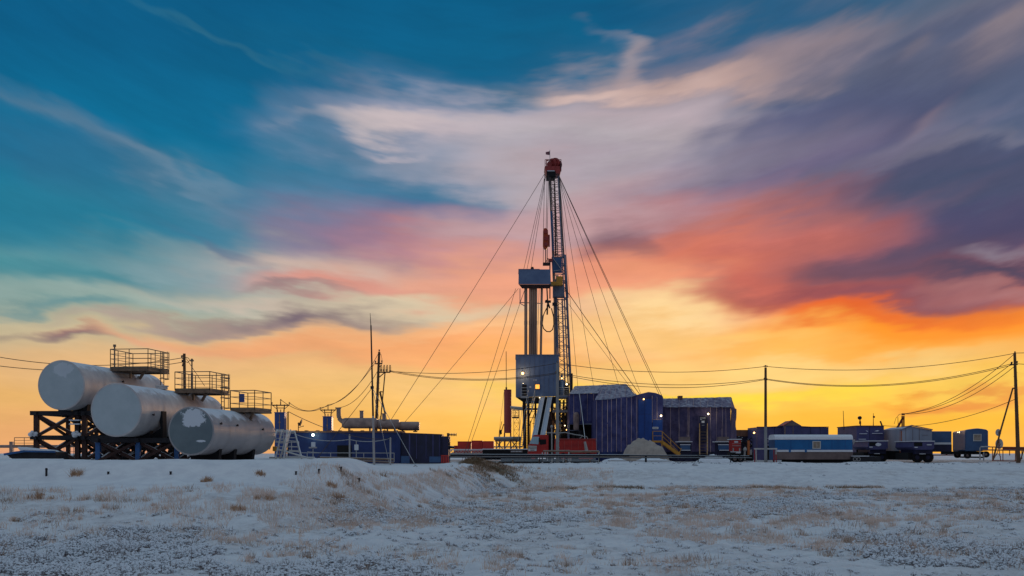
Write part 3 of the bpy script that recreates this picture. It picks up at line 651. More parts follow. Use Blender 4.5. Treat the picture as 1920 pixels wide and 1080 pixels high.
m = MB(); q = FA+aA*6.2+Vector((0, 0, rA)); m.tube(q, q+Vector((0, 0, 1.5)), .05, 8); m.tube(q+Vector((0, 0, 1.45)), q+Vector((0, 0, 1.6)), .10, 8); m.build('vent_pipe', M_rail, tA)
tB, FB, aB, sB, rB = tank('storage_tank', 'largest white tank in the middle, front cap plain white, on the low blue-posted frame', 55.7, 218, 768.5, 2.92, 12.1, .12, M_tankcap, M_tank,
    (2.8, 5.6, 8.4), ((1.3, -8, 'nozzle'), (7.3, 55, 'lug'), (10.2, -2, 'nozzle')), None)
platform(tB, P(328, 732, 61.3), aB, sB, 2.2, 2.9, 1.12, cage=2.2)
m = MB(); q = FB+aB*8.8+Vector((.35, 0, rB)); m.tube(q, q+Vector((0, 0, 1.25)), .075, 10); m.tube(q+Vector((0, 0, 1.25)), q+Vector((0, 0, 2.05)), .045, 8)
m.tube(q+Vector((0, 0, 2.0)), q+Vector((0, 0, 2.1)), .12, 10); m.tube(q+Vector((0, 0, 2.1)), q+Vector((0, 0, 2.17)), .06, 10); m.build('vent_pipe', M_rail, tB)
m = MB(); q = FB+aB*5+sB*.2+Vector((0, 0, rB-.02)); m.tube(q, q+Vector((0, 0, .16)), .34, 20); m.tube(q+Vector((0, 0, .16)), q+Vector((0, 0, .22)), .40, 20); m.build('manhole_lid', M_tank, tB, smooth=True)
tC, FC, aC, sC, rC = tank('storage_tank', 'lowest tank nearest the stairs, grey shell, dark cap with a snow blotch', 55, 358.5, 808, 2.62, 9.3, .155, M_capgrey, M_tankgrey,
    (2.1, 4.3, 6.4), ((.9, 18, 'nozzle'), (3.0, 16, 'nozzle'), (6.6, 10, 'nozzle')), None)
platform(tC, P(432, 768, 59.6), aC, sC, 1.5, 2.5, 1.12)
m = MB(); q = P(455, 745, 60); m.box(q.x-.14, q.x+.14, q.y-.2, q.y-.05, q.z-.3, q.z+.2); m.build('switch_box', M_kiosk, tC, bevel=.02)
def saddle(t, Fp, a, s, r, tt, zb):
    m = MB()
    for u in tt:
        c = Fp+a*u; pts = []
        for an in np.linspace(R(228), R(312), 12): pts.append(c+s*(r+.01)*math.cos(an)+Vector((0, 0, (r+.01)*math.sin(an))))
        pts += [Vector((c.x, c.y, zb))+s*r*.62, Vector((c.x, c.y, zb))-s*r*.62]; m.prism(pts, a*.35)
    return m.build('saddle', M_black, t, each=True)
saddle(tC, FC, aC, sC, rC, (1.6, 3.6, 6.2), .6)
saddle(tA, FA, aA, sA, rA, (1.2, 4.2, 7.4), FA.z-rA-.06)
saddle(tB, FB, aB, sB, rB, (2.0, 5.2, 8.4), FB.z-rB-.08)
m = MB(); c = FB+aB*2.3+sB*rB*.98; m.prism([c+Vector((0, 0, -.95)), c+Vector((0, 0, -1.6))-sB*.9, c+Vector((0, 0, -1.6))+sB*.15, c+Vector((0, 0, .02))+sB*.12, c+Vector((0, 0, .02))-sB*.12], aB*.5); m.build('bracket', M_black, tB)
# ------------------------------------------------------------------ trestles under the tanks
def trestle(name, label, xs, d0, deps, zs, post_m, w=.26, xf=1.0):
    t = thing(name, label, 'trestle', (sum(xs)/len(xs), d0, .5), 'steel trestles under the tanks')
    a = .12
    for j, x in enumerate(xs):
        for k, dd in enumerate(deps):
            m = MB(); m.beam((x+a*dd, d0+dd, .45), (x+a*dd, d0+dd, zs[-1]-.13), w*(1 if k == 0 else .8)); m.build('post', post_m if k == 0 else M_rust, t)
    b = MB(); dg = MB(); sn = MB()
    for li, z in enumerate(zs):
        for dd in deps:
            b.beam((xs[0]-.35+a*dd, d0+dd, z), (xs[-1]+.35+a*dd, d0+dd, z), .24, .26)
        for x in xs: b.beam((x, d0-.3, z-.02), (x+a*deps[-1], d0+deps[-1]+.3, z-.02), .22, .22)
    lev = [.5]+list(zs)
    for li in range(len(zs)):
        z0, z1 = lev[li]+.1, lev[li+1]-.15
        for j in range(len(xs)-1):
            if xs[j+1]-xs[j] < 1: continue
            for dd in (deps[0], deps[-1]):
                dg.beam((xs[j]+.1+a*dd, d0+dd+.08, z1), (xs[j+1]-.1+a*dd, d0+dd+.08, z0), .17); dg.beam((xs[j]+.1+a*dd, d0+dd-.12, z0), (xs[j+1]-.1+a*dd, d0+dd-.12, z1), .15)
        for x in xs:
            for k in range(len(deps)-1):
                p, q = deps[k], deps[k+1]; dg.beam((x+a*p, d0+p, z1), (x+a*q, d0+q, z0), .15); dg.beam((x+a*p, d0+p, z0), (x+a*q, d0+q, z1), .13)
    b.build('deck_beam', M_dark, t); dg.build('cross_brace', M_rust, t)
    return t
tr = trestle('tank_trestle', 'tall two-storey dark steel trestle with cross braces under the topmost tank', (-28.62, -26.15, -25.72, -23.4), 61, (0, 3.4, 6.8), (1.95, 3.42), M_rust)
m = MB()
for x in (-28.62, -26.15):
    m = MB()
    for k in range(6): m.ball((x+rng.normal(0, .16), 60.75+rng.normal(0, .08), 2.05+rng.random()*.22), .09+.07*rng.random(), 9)
    m.build('snow_clump', M_snow, tr, smooth=True)
m = MB()
for z in (2.95, 2.72): m.box(-26.5, -25.9, 60.6, 61.1, z, z+.07)
m.build('snow_ledge', M_snow, tr, each=True)
tr2 = trestle('tank_trestle', 'low steel frame with two blue front posts under the middle tank', (-23.35, -21.1, -18.9), 57.2, (0, 3.0, 6.0, 9.0), (1.74,), M_bluep, .25)
m = MB()
for i in range(7):
    cx, cy = -22.9+i*.75, 59.6+(i % 2)*2.2
    m.path([(cx+.30*math.cos(2*math.pi*k/16), cy, 1.02+.30*math.sin(2*math.pi*k/16)) for k in range(17)], .07, 6)
m.build('pipe_flange', M_dark, tr2, each=True)
# sledge and things at the far left
t = thing('cargo_sledge', 'low dark cargo sledge with a pointed snowy bow, left of the tall trestle', 'sledge', (-28, 59, .6))
MB().prism([P(8, 850, 57.6), P(30, 846, 57.6), P(104, 847, 57.6), P(106, 860, 57.6), P(22, 860, 57.6)], (0, 1.6, 0)).build('hull', M_dark, t, bevel=.03)
MB().prism([P(31, 838, 57.9), P(60, 841, 57.9), P(92, 844, 57.9), P(98, 849, 57.9), P(40, 849, 57.9)], (0, 1.2, 0)).build('snow_load', M_snow, t, bevel=.06)
m = MB(); m.beam(P(8, 852, 57.5), P(46, 846, 57.5), .12); m.beam(P(46, 846, 57.5), P(104, 847, 57.5), .10); m.build('runner', M_bluep, t)
t = thing('pipe_gangway', 'long low pipe gangway with railing on the horizon behind the tall trestle', 'gangway', (X(60, 150), 150, 0))
m = MB(); m.tube(P(-60, 837, 150), P(100, 837, 150), .22, 8); m.beam(P(22, 828, 150), P(22, 864, 150), .5); [m.beam(P(q_, 837, 150), P(q_, 864, 150), .25) for q_ in (-55, 60, 100, 148)]; m.beam(P(100, 837, 150), P(150, 836, 150), .4); m.build('pipe', M_sil, t)
m = MB(); rails(m, [P(27, 836, 148), P(64, 836, 148), P(82, 838, 151)], 1.2, .05, 2, step=1.6); rails(m, [P(96, 857, 149), P(150, 857, 149)], 1.6, .04, 1, step=.45); m.build('railing', M_rail, t)
# ------------------------------------------------------------------ white stairs at the berm end
t = thing('access_stairs', 'white A-shaped steel stairs with a top landing beside the grey tank', 'stairs', (X(532, 64), 64, .6))
st = MB(); stp = MB(); D = 64
def flight(mb, mp, p0, p1, w, n, d, hand=.9, dy=.9):
    """stringers, treads and handrail between two picture points"""
    a, b = P(*p0, d), P(*p1, d+dy)
    for off in (0, w): mb.beam(a+Vector((0, off, 0)), b+Vector((0, off, 0)), .05, .14)
    if hand:
        for off in (0, w):
            u = Vector((0, off, hand)); mb.tube(a+u, b+u, .022, 6); mb.tube(a+u*.0+Vector((0, off, hand*.5)), b+Vector((0, off, hand*.5)), .016, 6)
            for k in range(4): q = a.lerp(b, k/3)+Vector((0, off, 0)); mb.tube(q, q+Vector((0, 0, hand)), .02, 6)
    for k in range(n):
        q = a.lerp(b, (k+.5)/n); mp.box(q.x-.13, q.x+.13, q.y, q.y+w, q.z-.02, q.z+.02)
    return a, b
def xstair(mb, mp, xa, xb, ya, yb, n, d, w=0.05):
    """front-facing flight: two stringers seen side on across the view, treads between (a ladder-like flight leaning away)"""
    (x0, x1), (X0, X1) = xa, xb
    a0, a1, b0, b1 = P(x0, ya, d), P(x1, ya, d), P(X0, yb, d+1.4), P(X1, yb, d+1.4)
    mb.beam(a0, b0, .06, .12); mb.beam(a1, b1, .06, .12)
    for k in range(n):
        f_ = (k+.5)/n; p, q = a0.lerp(b0, f_), a1.lerp(b1, f_); mp.beam(p, q, .22, .035)
    return a0, a1, b0, b1
xstair(st, stp, (516, 532), (529, 538), 862, 807, 8, 62)
a0, a1, b0, b1 = xstair(st, stp, (532, 566), (541, 552), 860, 808, 6, 63)
xstair(st, stp, (525, 531), (540, 545), 862, 806, 7, 64)
st.beam(P(505, 842, 64), P(517, 812, 65.4), .07); st.beam(P(563, 852, 65), P(552, 808, 64.5), .06); st.beam(P(511, 830, 64), P(520, 806, 66), .06)
stp.hexa([P(517, 811, 66), P(552, 811, 66), P(551, 810, 67), P(518, 810, 67), P(517, 808, 66), P(552, 808, 66), P(551, 807, 67), P(518, 807, 67)])
rails(st, [P(517, 830, 66), P(532, 830, 66)], .85, .03, 2, step=.5); rails(st, [P(533, 846, 66), P(560, 848, 66)], .7, .03, 1, step=.4)
st.build('stringer', M_white, t); stp.build('tread', M_white, t, each=True)
m = MB(); m.tube(P(540, 858, 65.5), P(540, 772, 65.5), .045, 8); m.build('cable_post', M_dark, t)
m = MB(); m.pbox(511, 518, 837, 846, 63, .3); m.build('junction_box', M_yel, t, bevel=.03)
m = MB(); m.tube(P(519, 842, 62.5), P(586, 861, 62), .05, 8); m.tube(P(505, 858, 62.5), P(590, 858, 62), .05, 8); m.build('loose_pipe', M_white, t, each=True)
# ------------------------------------------------------------------ generator building (left of centre)
D = 95
t = thing('generator_building', 'long low navy blue generator building with three grey silencers on its roof', 'building', (X(655, D), D+3, .1))
m = MB(); m.pbox(540, 751, 810, 869, D, 3.2); m.build('wall', M_navy, t)
m = MB()
for px in (556, 585, 614, 647, 668, 700, 722, 740): m.box(X(px, D)-.02, X(px, D)+.02, D-.03, D, .1, Zp(812, D))
m.build('panel_rib', M_navy, t, each=True)
m = MB(); m.pbox(539, 753, 808, 811, D-.1, 3.4)
for px in range(550, 750, 21): m.pbox(px, px+6, 806.8, 808.2, D+.1, .4)
m.build('roof_edge', M_brn, t)
m = MB(); m.pbox(632, 659, 835, 858, D-.04, .1); m.build('open_doorway', M_black, t)  # flat black panel stands in for the unlit inside
m = MB(); m.prism([P(752.2, 811, D), P(828, 814, D-4), P(828, 869, D-4), P(752.2, 869, D)], (0, 3, 0)); o = m.build('annex', M_dkblue, t)
m = MB()
for px in (768, 781, 799, 812, 824):
    f_ = (px-752.2)/75.8; m.beam(P(px, 813+3*f_, D-4*f_-.06), P(px, 860, D-4*f_-.06), .13 if px in (768, 812) else .06, .05)
m.build('pilaster', M_pur, o, each=True)
m = MB(); m.prism([P(829, 818, D-4.2), P(840.5, 818, D-3.6), P(840.5, 869, D-3.6), P(829, 869, D-4.2)], (0, 3, 0)); m.build('end_module', M_dkblue, t)
m = MB()
for k in range(5): m.pbox(827.5+k*3, 829.2+k*3, 854, 868, D-4.4, .1)
m.pbox(827, 841, 853.4, 855, D-4.45, .1); m.build('hazard_board', M_redf, t)
m = MB(); m.pbox(752, 768, 855, 869, D-.9, .06); m.pbox(805, 826, 856, 867, D-4.3, .06); m.build('lower_panel', M_wag2, t, each=True)
m = MB(); m.pbox(838, 842, 812, 820, D-3, .2); m.tube(P(840, 815, D-3), P(856, 815.5, D-3), .05, 8)
for k in range(5): m.tube(P(843+k*3, 815, D-3), P(844+k*3, 815, D-3), .14, 8)
m.tube(P(841, 838, D-3), P(852, 839, D-3), .12, 8); m.tube(P(841, 820, D-3), P(842.5, 842, D-3), .08, 8); m.build('pipe_valve', M_dark, t)
def silencer(px0, px1, py, rpx, d):
    r = rpx/F*d; m = MB(); a, b = P(px0, py, d), P(px1, py, d); e = Vector((.25, 0, 0))
    m.tube(a, a+e, r*.82, 26, r); m.tube(a+e, b-e*.6, r, 26); m.tube(b-e*.6, b, r, 26, r*.86); o = m.build('silencer', M_sil, t, smooth=True)
    k = MB()
    for u in (.2, .8):
        q = a.lerp(b, u); k.box(q.x-.06, q.x+.06, q.y-r*.6, q.y+r*.6, Zp(809, d), q.z-r*.7); k.box(q.x-.2, q.x+.2, q.y-.05, q.y+.05, Zp(810, d), Zp(808, d))
    k.build('support', M_dark, o); return o
silencer(642, 707, 793.5, 10, D+.6); silencer(705, 749, 795.5, 9.3, D+1.0); silencer(747, 786.5, 799, 8.4, D+1.4)
m = MB(); arc = [P(651, 793, D+.6), P(642, 790.5, D+.6), P(636.5, 785.5, D+.6), P(635, 779, D+.6), P(635, 766, D+.6)]
pts = [arc[0]]
for i in range(20):
    u = i/19*4; k = min(int(u), 3); pts.append(arc[k].lerp(arc[k+1], u-k))
m.path(pts, .21, 14); m.tube(arc[-1], arc[-1]+Vector((0, 0, .08)), .25, 14); m.build('exhaust_elbow', M_sil, t, smooth=True)
for px, a_, b_, w in ((678, 770, 785, 3.6), (720, 775, 788, 3.6)):
    m = MB(); m.tube(P(px, b_, D+.8), P(px, a_, D+.8), w/F*D, 14); m.tube(P(px, a_+1, D+.8), P(px, a_, D+.8), (w+1)/F*D, 14); m.build('exhaust_stack', M_sil, t, smooth=True)
m = MB(); m.wheel(P(587, 815.5, D-.5), .11, .1); m.ball(P(587, 815.5, D-.6), .11, 8); o = m.build('floodlight', M_lampg, t); glow(P(587, 815.5, D-1.1), 12, GRN, .2, t)
m = MB(); m.beam(P(587, 813, D-.45), P(587, 813, D), .08); m.build('lamp_arm', M_dark, o)
# masts, boxes and hand rails in front of it
D = 90
for px, a_, b_, c_, lab in ((587, 829, 838, 842, 'white meter box on a small shelf under the green-white lamp'), (668, 833.5, 844, 852, 'white switch box hanging on a thin stake right of the dark doorway')):
    t = thing('meter_box', lab, 'switch box', (X(px, D), D, 0), 'white boxes before the blue building')
    m = MB(); m.pbox(px-3.6, px+3.6, a_, b_, D, .22); m.build('housing', M_sign, t, bevel=.03)
    m = MB(); m.beam(P(px, 826 if px > 600 else c_, D+.1), P(px, 862, D+.1), .07); 
    if px < 600: m.pbox(px-8, px+6, 838, 840.5, D-.05, .4)
    m.build('stake', M_galv, t)
t = thing('hand_rail', 'thin steel hand rail with a snowy pipe shelf before the blue building', 'railing', (X(640, 88), 88, 0))
m = MB(); m.tube(P(560, 849, 88), P(739, 849.5, 88), .035, 6); m.tube(P(576, 847, 88), P(600, 849, 88), .03, 6)
for px in (576, 620, 682, 739): m.tube(P(px, 849, 88), P(px, 866, 88), .035, 6)
m.build('rail', M_galv, t); m = MB(); m.tube(P(600, 858, 87.5), P(738, 861.5, 87.5), .10, 8); m.tube(P(676, 864, 87.3), P(738, 867, 87.3), .06, 8); m.build('pipe', M_plank, t)
for px, y0, lab in ((655.5, 814, 'short pale cable post in front of the dark doorway'), (732, 820, 'short pale cable post at the right end of the hand rail')):
    t = thing('cable_post', lab, 'post', (X(px, 86), 86, 0), 'short cable posts before the blue building')
    m = MB(); m.tube(P(px, y0, 86), P(px, 872, 86), .07, 8); m.build('post', M_galv, t); m = MB(); m.beam(P(px-1.5, y0+.6, 86), P(px+1.5, y0+.6, 86), .09); m.build('cap', M_dark, t)
def wire(name, p, q, sag, r, label, cat, group, m=None, n=24):
    mb = MB(); mb.path(catenary(p, q, sag, n), r, 5); return tag(mb.build(name, m or M_wire), label, cat, group)
G1 = 'loose cables sagging before the blue building'
wire('cable', P(541, 772, 66), P(732, 823, 86), .55, .022, 'black cable from the stair post down to the right cable post', 'cable', G1)
wire('cable', P(556, 815, 90), P(655, 824, 86), .30, .03, 'snow-lined cable sagging past the green-white lamp', 'cable', G1, M_galv)
wire('cable', P(655, 824, 86), P(732, 822, 86), .22, .03, 'snow-lined cable between the two short cable posts', 'cable', G1, M_galv)
# tall whip mast
D = 82; t = thing('whip_mast', 'very tall thin whip mast leaning left, stayed by wires, before the blue building', 'mast', (X(701, D), D, .1))
m = MB(); m.tube(P(701.5, 872, D), P(699.5, 780, D), .10, 10, .085); m.build('lower_tube', M_galv, t)
m = MB(); m.tube(P(699.5, 780, D), P(695.5, 610, D), .08, 10, .055); m.tube(P(695.5, 612, D), P(694, 587, D), .035, 8, .015); m.tube(P(697.8, 729, D), P(697.7, 724, D), .14, 8); m.build('upper_tube', M_dark, t)
for p in ((594, 860, 76), (779, 873, 76), (730, 870, 84)):
    m = MB(); m.tube(P(698, 727, D), P(*p), .022, 5); m.build('stay_wire', M_galv if p[0] > 700 else M_wire, t)
m = MB(); c = P(779, 877.5, 75.5); 
for k in range(16):
    u, v = 2*math.pi*k/16, 2*math.pi*(k+1)/16; m.tube(c+Vector((.17*math.cos(u), 0, .17*math.sin(u))), c+Vector((.17*math.cos(v), 0, .17*math.sin(v))), .022, 5)
tag(m.build('anchor_ring', M_wire), 'small wire anchor ring standing on the snow right of the whip mast', 'ring')
t = thing('dish_antenna', 'small tilted dish antenna on a thin post between the two blue transformers', 'antenna', (X(560, 97), 97, 0))
m = MB(); m.beam(P(559.5, 792, 97), P(559.5, 812, 97), .07); m.tube(P(559.5, 802, 97), P(568, 799, 97), .03, 6); m.ball(P(568.5, 799, 97), .06, 8); m.build('post', M_dark, t)
m = MB(); m.prism([P(557.5, 794, 97), P(561, 793, 97), P(565, 786, 97), P(564.5, 791, 97), P(561.5, 799, 97)], (0, .5, 0)); m.build('dish', M_dark, t)
# ------------------------------------------------------------------ transformer kiosks
def transformer(px, d, lab, s_=1.0):
    base = Vector((X(px, d), d, 0)); t = thing('transformer', lab, 'transformer', base, 'blue transformer kiosks with crossarms')
    B = lambda x, y, z: base+Vector((x, y, z))
    m = MB(); m.box(base.x-.48, base.x+.48, d, d+1.0, 0, 4.95); m.box(base.x-.52, base.x+.52, d-.04, d+1.04, 4.95, 5.03); m.build('cabinet', M_kiosk, t, bevel=.02)
    m = MB(); m.box(base.x-.02, base.x+.02, d-.02, d, .3, 4.8); m.prism([B(-.10, -.01, 4.0), B(.10, -.01, 4.0), B(0, -.01, 4.2)], (0, -.01, 0)); m.build('door_seam', M_yel, t)
    m = MB()
    for x in (-.32, .32): m.beam(B(x, .5, 5.0), B(x*1.2, .5, 5.8), .09)
    m.beam(B(-.85, .5, 5.72), B(.85, .5, 5.72), .11); m.beam(B(-.4, .5, 5.45), B(.4, .5, 5.45), .07); m.beam(B(-.8, .5, 5.72), B(-.32, .5, 5.3), .05); m.beam(B(.8, .5, 5.72), B(.32, .5, 5.3), .05); m.beam(B(0, .5, 5.7), B(0, .5, 6.05), .08)
    m.build('crossarm', M_dark, t)
    for x, z in ((-.85, 5.75), (.85, 5.75), (0, 6.05), (-.32, 5.03), (0, 5.03), (.32, 5.03)):
        m = MB(); m.tube(B(x, .5, z), B(x, .5, z+.1), .03, 8); 
        for k in range(3): m.tube(B(x, .5, z+.08+k*.07), B(x, .5, z+.13+k*.07), .075, 10, .05)
        m.build('insulator', M_ins, t)
    return base
b1 = transformer(524, 99, 'blue transformer kiosk just right of the grey tank'); b2 = transformer(613.5, 110, 'blue transformer kiosk left of the exhaust elbow')
# ------------------------------------------------------------------ power poles
def crossarm(m, p, w, n, th=.10, dy=0):
    m.beam(p-Vector((w/2, 0, 0)), p+Vector((w/2, 0, 0)), th)
def ins_at(t, p, h=.28):
    m = MB(); m.tube(p, p+Vector((0, 0, h*.4)), .03, 6)
    for k in range(3): m.tube(p+Vector((0, 0, h*(.3+k*.22))), p+Vector((0, 0, h*(.48+k*.22))), .09, 10, .055)
    m.build('insulator', M_ins, t)
D1 = 104
t = thing('power_pole', 'wooden power pole with side bracket and strut behind the whip mast', 'power pole', (X(703, D1), D1, 0), 'power poles')
m = MB(); m.tube(P(702.5, 866, D1), P(711, 660, D1), .17, 12, .12)
for k in range(14): q = P(703+k*.5, 850-k*11, D1); m.beam(q-Vector((.22, 0, 0)), q+Vector((.22, 0, 0)), .03)
m.build('pole', M_wood, t)
m = MB(); m.beam(P(703.5, 682, D1), P(717, 681.5, D1), .12); m.beam(P(711.5, 698, D1), P(732, 698, D1), .16, .12); m.beam(P(710, 708, D1), P(722, 698, D1), .09); m.beam(P(712, 734, D1), P(718, 735, D1), .1)
for px in (714, 719.5, 725, 730.5): m.path([P(px, 697, D1), P(px-.2, 688, D1), P(px+.5, 684.5, D1), P(px+1.5, 684.5, D1), P(px+2, 688, D1), P(px+2, 697, D1)], .035, 6)
m.path([P(711, 661, D1), P(714.5, 665, D1), P(716, 672, D1), P(716.5, 681, D1)], .025, 5); m.build('bracket', M_dark, t)
for px, py in ((704, 681), (716, 680.5), (711, 660), (714, 697), (719, 697), (724.5, 697), (731, 699)): ins_at(t, P(px, py, D1))
m = MB(); m.tube(P(712.5, 735, D1), P(722, 775, D1-1), .10, 8, .09); m.tube(P(722, 698, D1), P(714, 784, D1-1), .06, 8); m.tube(P(714, 780, D1), P(712, 860, D1-1), .07, 8); m.tube(P(722, 775, D1-1), P(735, 866, D1-3), .08, 8); m.build('strut', M_wood, t)
D2 = 85
t = thing('power_pole', 'short-looking power pole with wire loops rising behind the middle tank railing', 'power pole', (X(346, D2), D2, 0), 'power poles')
m = MB(); m.tube(P(347.5, 860, D2), P(345.5, 663, D2), .14, 12, .115); m.build('pole', M_wood, t)
m = MB(); m.path([P(345, 671, D2), P(350, 670, D2), P(354, 672, D2), P(355.5, 676, D2), P(352, 680, D2), P(348, 678, D2)], .03, 6)
for yy in (667, 672, 679, 686): m.beam(P(341, yy, D2), P(347, yy-.6, D2), .07)
m.tube(P(349, 672, D2), P(384, 724, D2), .022, 5); m.build('wire_loop', M_dark, t)
for px, py in ((341, 672), (342, 680), (343, 687)): ins_at(t, P(px, py, D2))
D3 = 100
t = thing('power_pole', 'grey concrete power pole standing in front of the red truck', 'power pole', (X(1046, D3), D3, 0), 'power poles')
m = MB(); m.tube(P(1045.3, 869, D3), P(1045, 680, D3), .17, 12, .13); m.build('pole', M_conc, t)
m = MB(); m.beam(P(1042, 699.5, D3), P(1048, 699.5, D3), .08); m.build('crossarm', M_dark, t)
for px, py in ((1045, 682), (1042.4, 701), (1047.6, 701)): ins_at(t, P(px, py, D3))
m = MB()
for k in range(9): m.pbox(1047.5, 1049, 742+k*12, 744+k*12, D3+.1, .1)
m.build('step_clip', M_galv, t)
t = thing('power_pole', 'tall bare pole between the tarpaulin hall and the bright blue wagon', 'power pole', (X(1435.5, D3), D3, 0), 'power poles')
m = MB(); m.tube(P(1435.7, 869, D3), P(1435.5, 800, D3), .155, 12, .145); m.build('pole_base', M_conc, t)
m = MB(); m.tube(P(1435.5, 800, D3), P(1435.5, 689, D3), .145, 12, .12); m.build('pole', M_wood, t)
m = MB(); m.beam(P(1432, 686.5, D3), P(1439.5, 686.5, D3), .08); m.beam(P(1433, 711.5, D3), P(1438, 711, D3), .14); m.build('crossarm', M_dark, t)
for px, py in ((1435.5, 688.5), (1433.5, 712), (1437.5, 713)): ins_at(t, P(px, py, D3), .22)
D4 = 95
t = thing('power_pole', 'tall climbing-pegged pole with a long strut at the far right by the dishes', 'power pole', (X(1909, D4), D4, 0), 'power poles')
m = MB(); m.tube(P(1909.5, 868, D4), P(1902.5, 662, D4), .19, 12, .12)
for k in range(22):
    py = 690+k*8; px = 1903.4+(py-690)*.034; s_ = 1 if k % 2 else -1; m.beam(P(px, py, D4), P(px+s_*4, py, D4), .025)
m.build('pole', M_wood, t)
m = MB(); m.beam(P(1895, 684, D4), P(1908, 683, D4), .12); m.beam(P(1896, 680, D4), P(1898, 680, D4), .16); m.beam(P(1899, 728, D4), P(1903, 728, D4), .12); m.build('crossarm', M_dark, t)
for px, py in ((1896.5, 684), (1903, 664), (1907, 682)): ins_at(t, P(px, py, D4))
m = MB(); m.tube(P(1899, 728, D4), P(1876, 808, D4-.5), .07, 8, .08); m.tube(P(1876, 808, D4-.5), P(1862, 862, D4-1), .08, 8); m.tube(P(1925, 826, D4), P(1913, 864, D4-1), .06, 8); m.build('strut', M_wood, t)
# wires
r_ = .028; GW = 'overhead power wires'
def W(p, q, sag, lab, r=r_): wire('power_wire', p, q, sag, r, lab, 'wire', GW)
W(P(-170, 628, 78), P(342, 671, D2), 1.35, 'upper wire entering from the left edge behind the topmost tank')
W(P(-170, 655, 78), P(343, 679, D2), 1.15, 'lower wire entering from the left edge behind the topmost tank')
tA2, tB2 = b1+Vector((-.85, .5, 6.0)), b2+Vector((-.85, .5, 6.0))
W(P(704, 679, D1), b2+Vector((-.85, .5, 5.98)), 1.0, 'outer steep wire from the braced pole down to the right transformer')
W(P(711, 660, D1), b2+Vector((0, .5, 6.3)), 1.2, 'highest steep wire from the braced pole down to the right transformer')
W(P(716, 681, D1), b2+Vector((.85, .5, 5.98)), 1.2, 'inner steep wire from the braced pole down to the right transformer')
W(b2+Vector((-.85, .5, 5.98)), b1+Vector((.85, .5, 5.98)), .55, 'short wire between the two transformers, upper one', .028)
W(b2+Vector((0, .5, 6.28)), b1+Vector((0, .5, 6.28)), .9, 'short wire between the two transformers, slacker one', .028)
W(P(731.5, 696, D1), P(1045, 681, D3), .55, 'single upper wire between the braced pole and the concrete pole')
W(P(731.5, 695, D1), P(1042.4, 699, D3), .75, 'upper of two lower wires between the braced pole and the concrete pole')
W(P(731.5, 697, D1), P(1042.6, 701, D3+.6), .75, 'lower of two lower wires between the braced pole and the concrete pole')
W(P(1045, 681, D3), P(1435.5, 687, D3), .72, 'single upper wire between the concrete pole and the bare pole')
W(P(1047.6, 699, D3), P(1433.5, 710.5, D3), .86, 'upper of two lower wires between the concrete pole and the bare pole')
W(P(1047.6, 701, D3+.6), P(1433.5, 712, D3+.6), 1.06, 'lower of two lower wires between the concrete pole and the bare pole')
W(P(1435.5, 687, D3), P(1902.5, 662.5, D4), .86, 'single upper wire from the bare pole to the far right pole')
W(P(1437.5, 710.5, D3), P(1896.5, 682, D4), 1.25, 'upper of two lower wires from the bare pole to the far right pole')
W(P(1437.5, 712, D3+.6), P(1907, 682, D4+.6), 1.3, 'lower of two lower wires from the bare pole to the far right pole')
W(P(1903, 662, D4), P(2080, 640, 92), .25, 'top wire leaving the far right pole past the right edge')
W(P(1907, 682, D4), P(2080, 672, 92), .3, 'lower wire leaving the far right pole past the right edge')
W(P(1902.5, 663, D4), P(1694, 776, 114), 1.1, 'steepest of three wires from the far right pole to the rooftop gantry', .028)
W(P(1896.5, 682, D4), P(1692, 776, 114), 1.0, 'middle of three wires from the far right pole to the rooftop gantry', .028)
W(P(1907, 683, D4), P(1690, 776, 114.6), 1.3, 'slackest of three wires from the far right pole to the rooftop gantry', .028)
W(P(1904.5, 748, D4), P(1655, 798, 118), .9, 'low wire from the far right pole over the white shed roof', .028)
# ------------------------------------------------------------------ drilling rig
D = 138
rig = thing('drilling_rig', 'tall drilling rig with lattice mast, red crown and blue-grey cabins', 'drilling rig', (X(1025, D), D+3, 0))
m = MB(); lattice(m, P(1052, 560, D+2), P(1060.5, 862, D+2.5), 1.6, 2.3, 17, .10, .04, 1.7, 2.6)
lattice(m, P(1047.5, 480, D+2), P(1052, 560, D+2), 1.62, 1.7, 5, .14, .055); m.build('lower_mast', M_rigd, rig)
m = MB(); lattice(m, P(1038.5, 324, D+2), P(1047, 482, D+2), 1.35, 1.5, 13, .065, .03); lattice(m, P(1036, 330, D+1.4), P(1043, 500, D+1.4), .5, .55, 14, .045, .022)
m.build('upper_mast', M_mastup, rig)
for a_, b_, r, mt in (((1031, 330), (1036.5, 500), .07, M_mastup), ((1040, 345), (1042, 480), .10, M_rust), ((1034, 396), (1037, 470), .15, M_wag2), ((1046.5, 330), (1058, 560), .08, M_rigd), ((1038.5, 500), (1040, 668), .10, M_pipe), ((1046, 560), (1050, 670), .07, M_rust), ((1054, 560), (1060, 740), .10, M_rigd), ((1043, 556), (1049, 745), .12, M_rigd), ((1058, 556), (1067, 760), .09, M_rigd)):
    m = MB(); m.tube(P(*a_, D+1), P(*b_, D+1), r, 8); m.build('mast_pipe', mt, rig)
m = MB(); m.hexa([P(1036, 512, D+.6), P(1054, 512, D+.6), P(1054, 512, D+1), P(1036, 512, D+1), P(1036, 483, D+.6), P(1053, 483, D+.6), P(1053, 483, D+1), P(1036, 483, D+1)]); o = m.build('wind_panel', M_wag2, rig)
m = MB(); m.beam(P(1037, 484, D+.5), P(1053, 506, D+.5), .08); m.beam(P(1038, 508, D+.5), P(1053, 506, D+.5), .08); m.build('panel_brace', M_galv, o)
m = MB(); m.pbox(1033, 1055, 528, 534, D-.6, 1.6); o = m.build('yellow_platform', M_yel, rig)
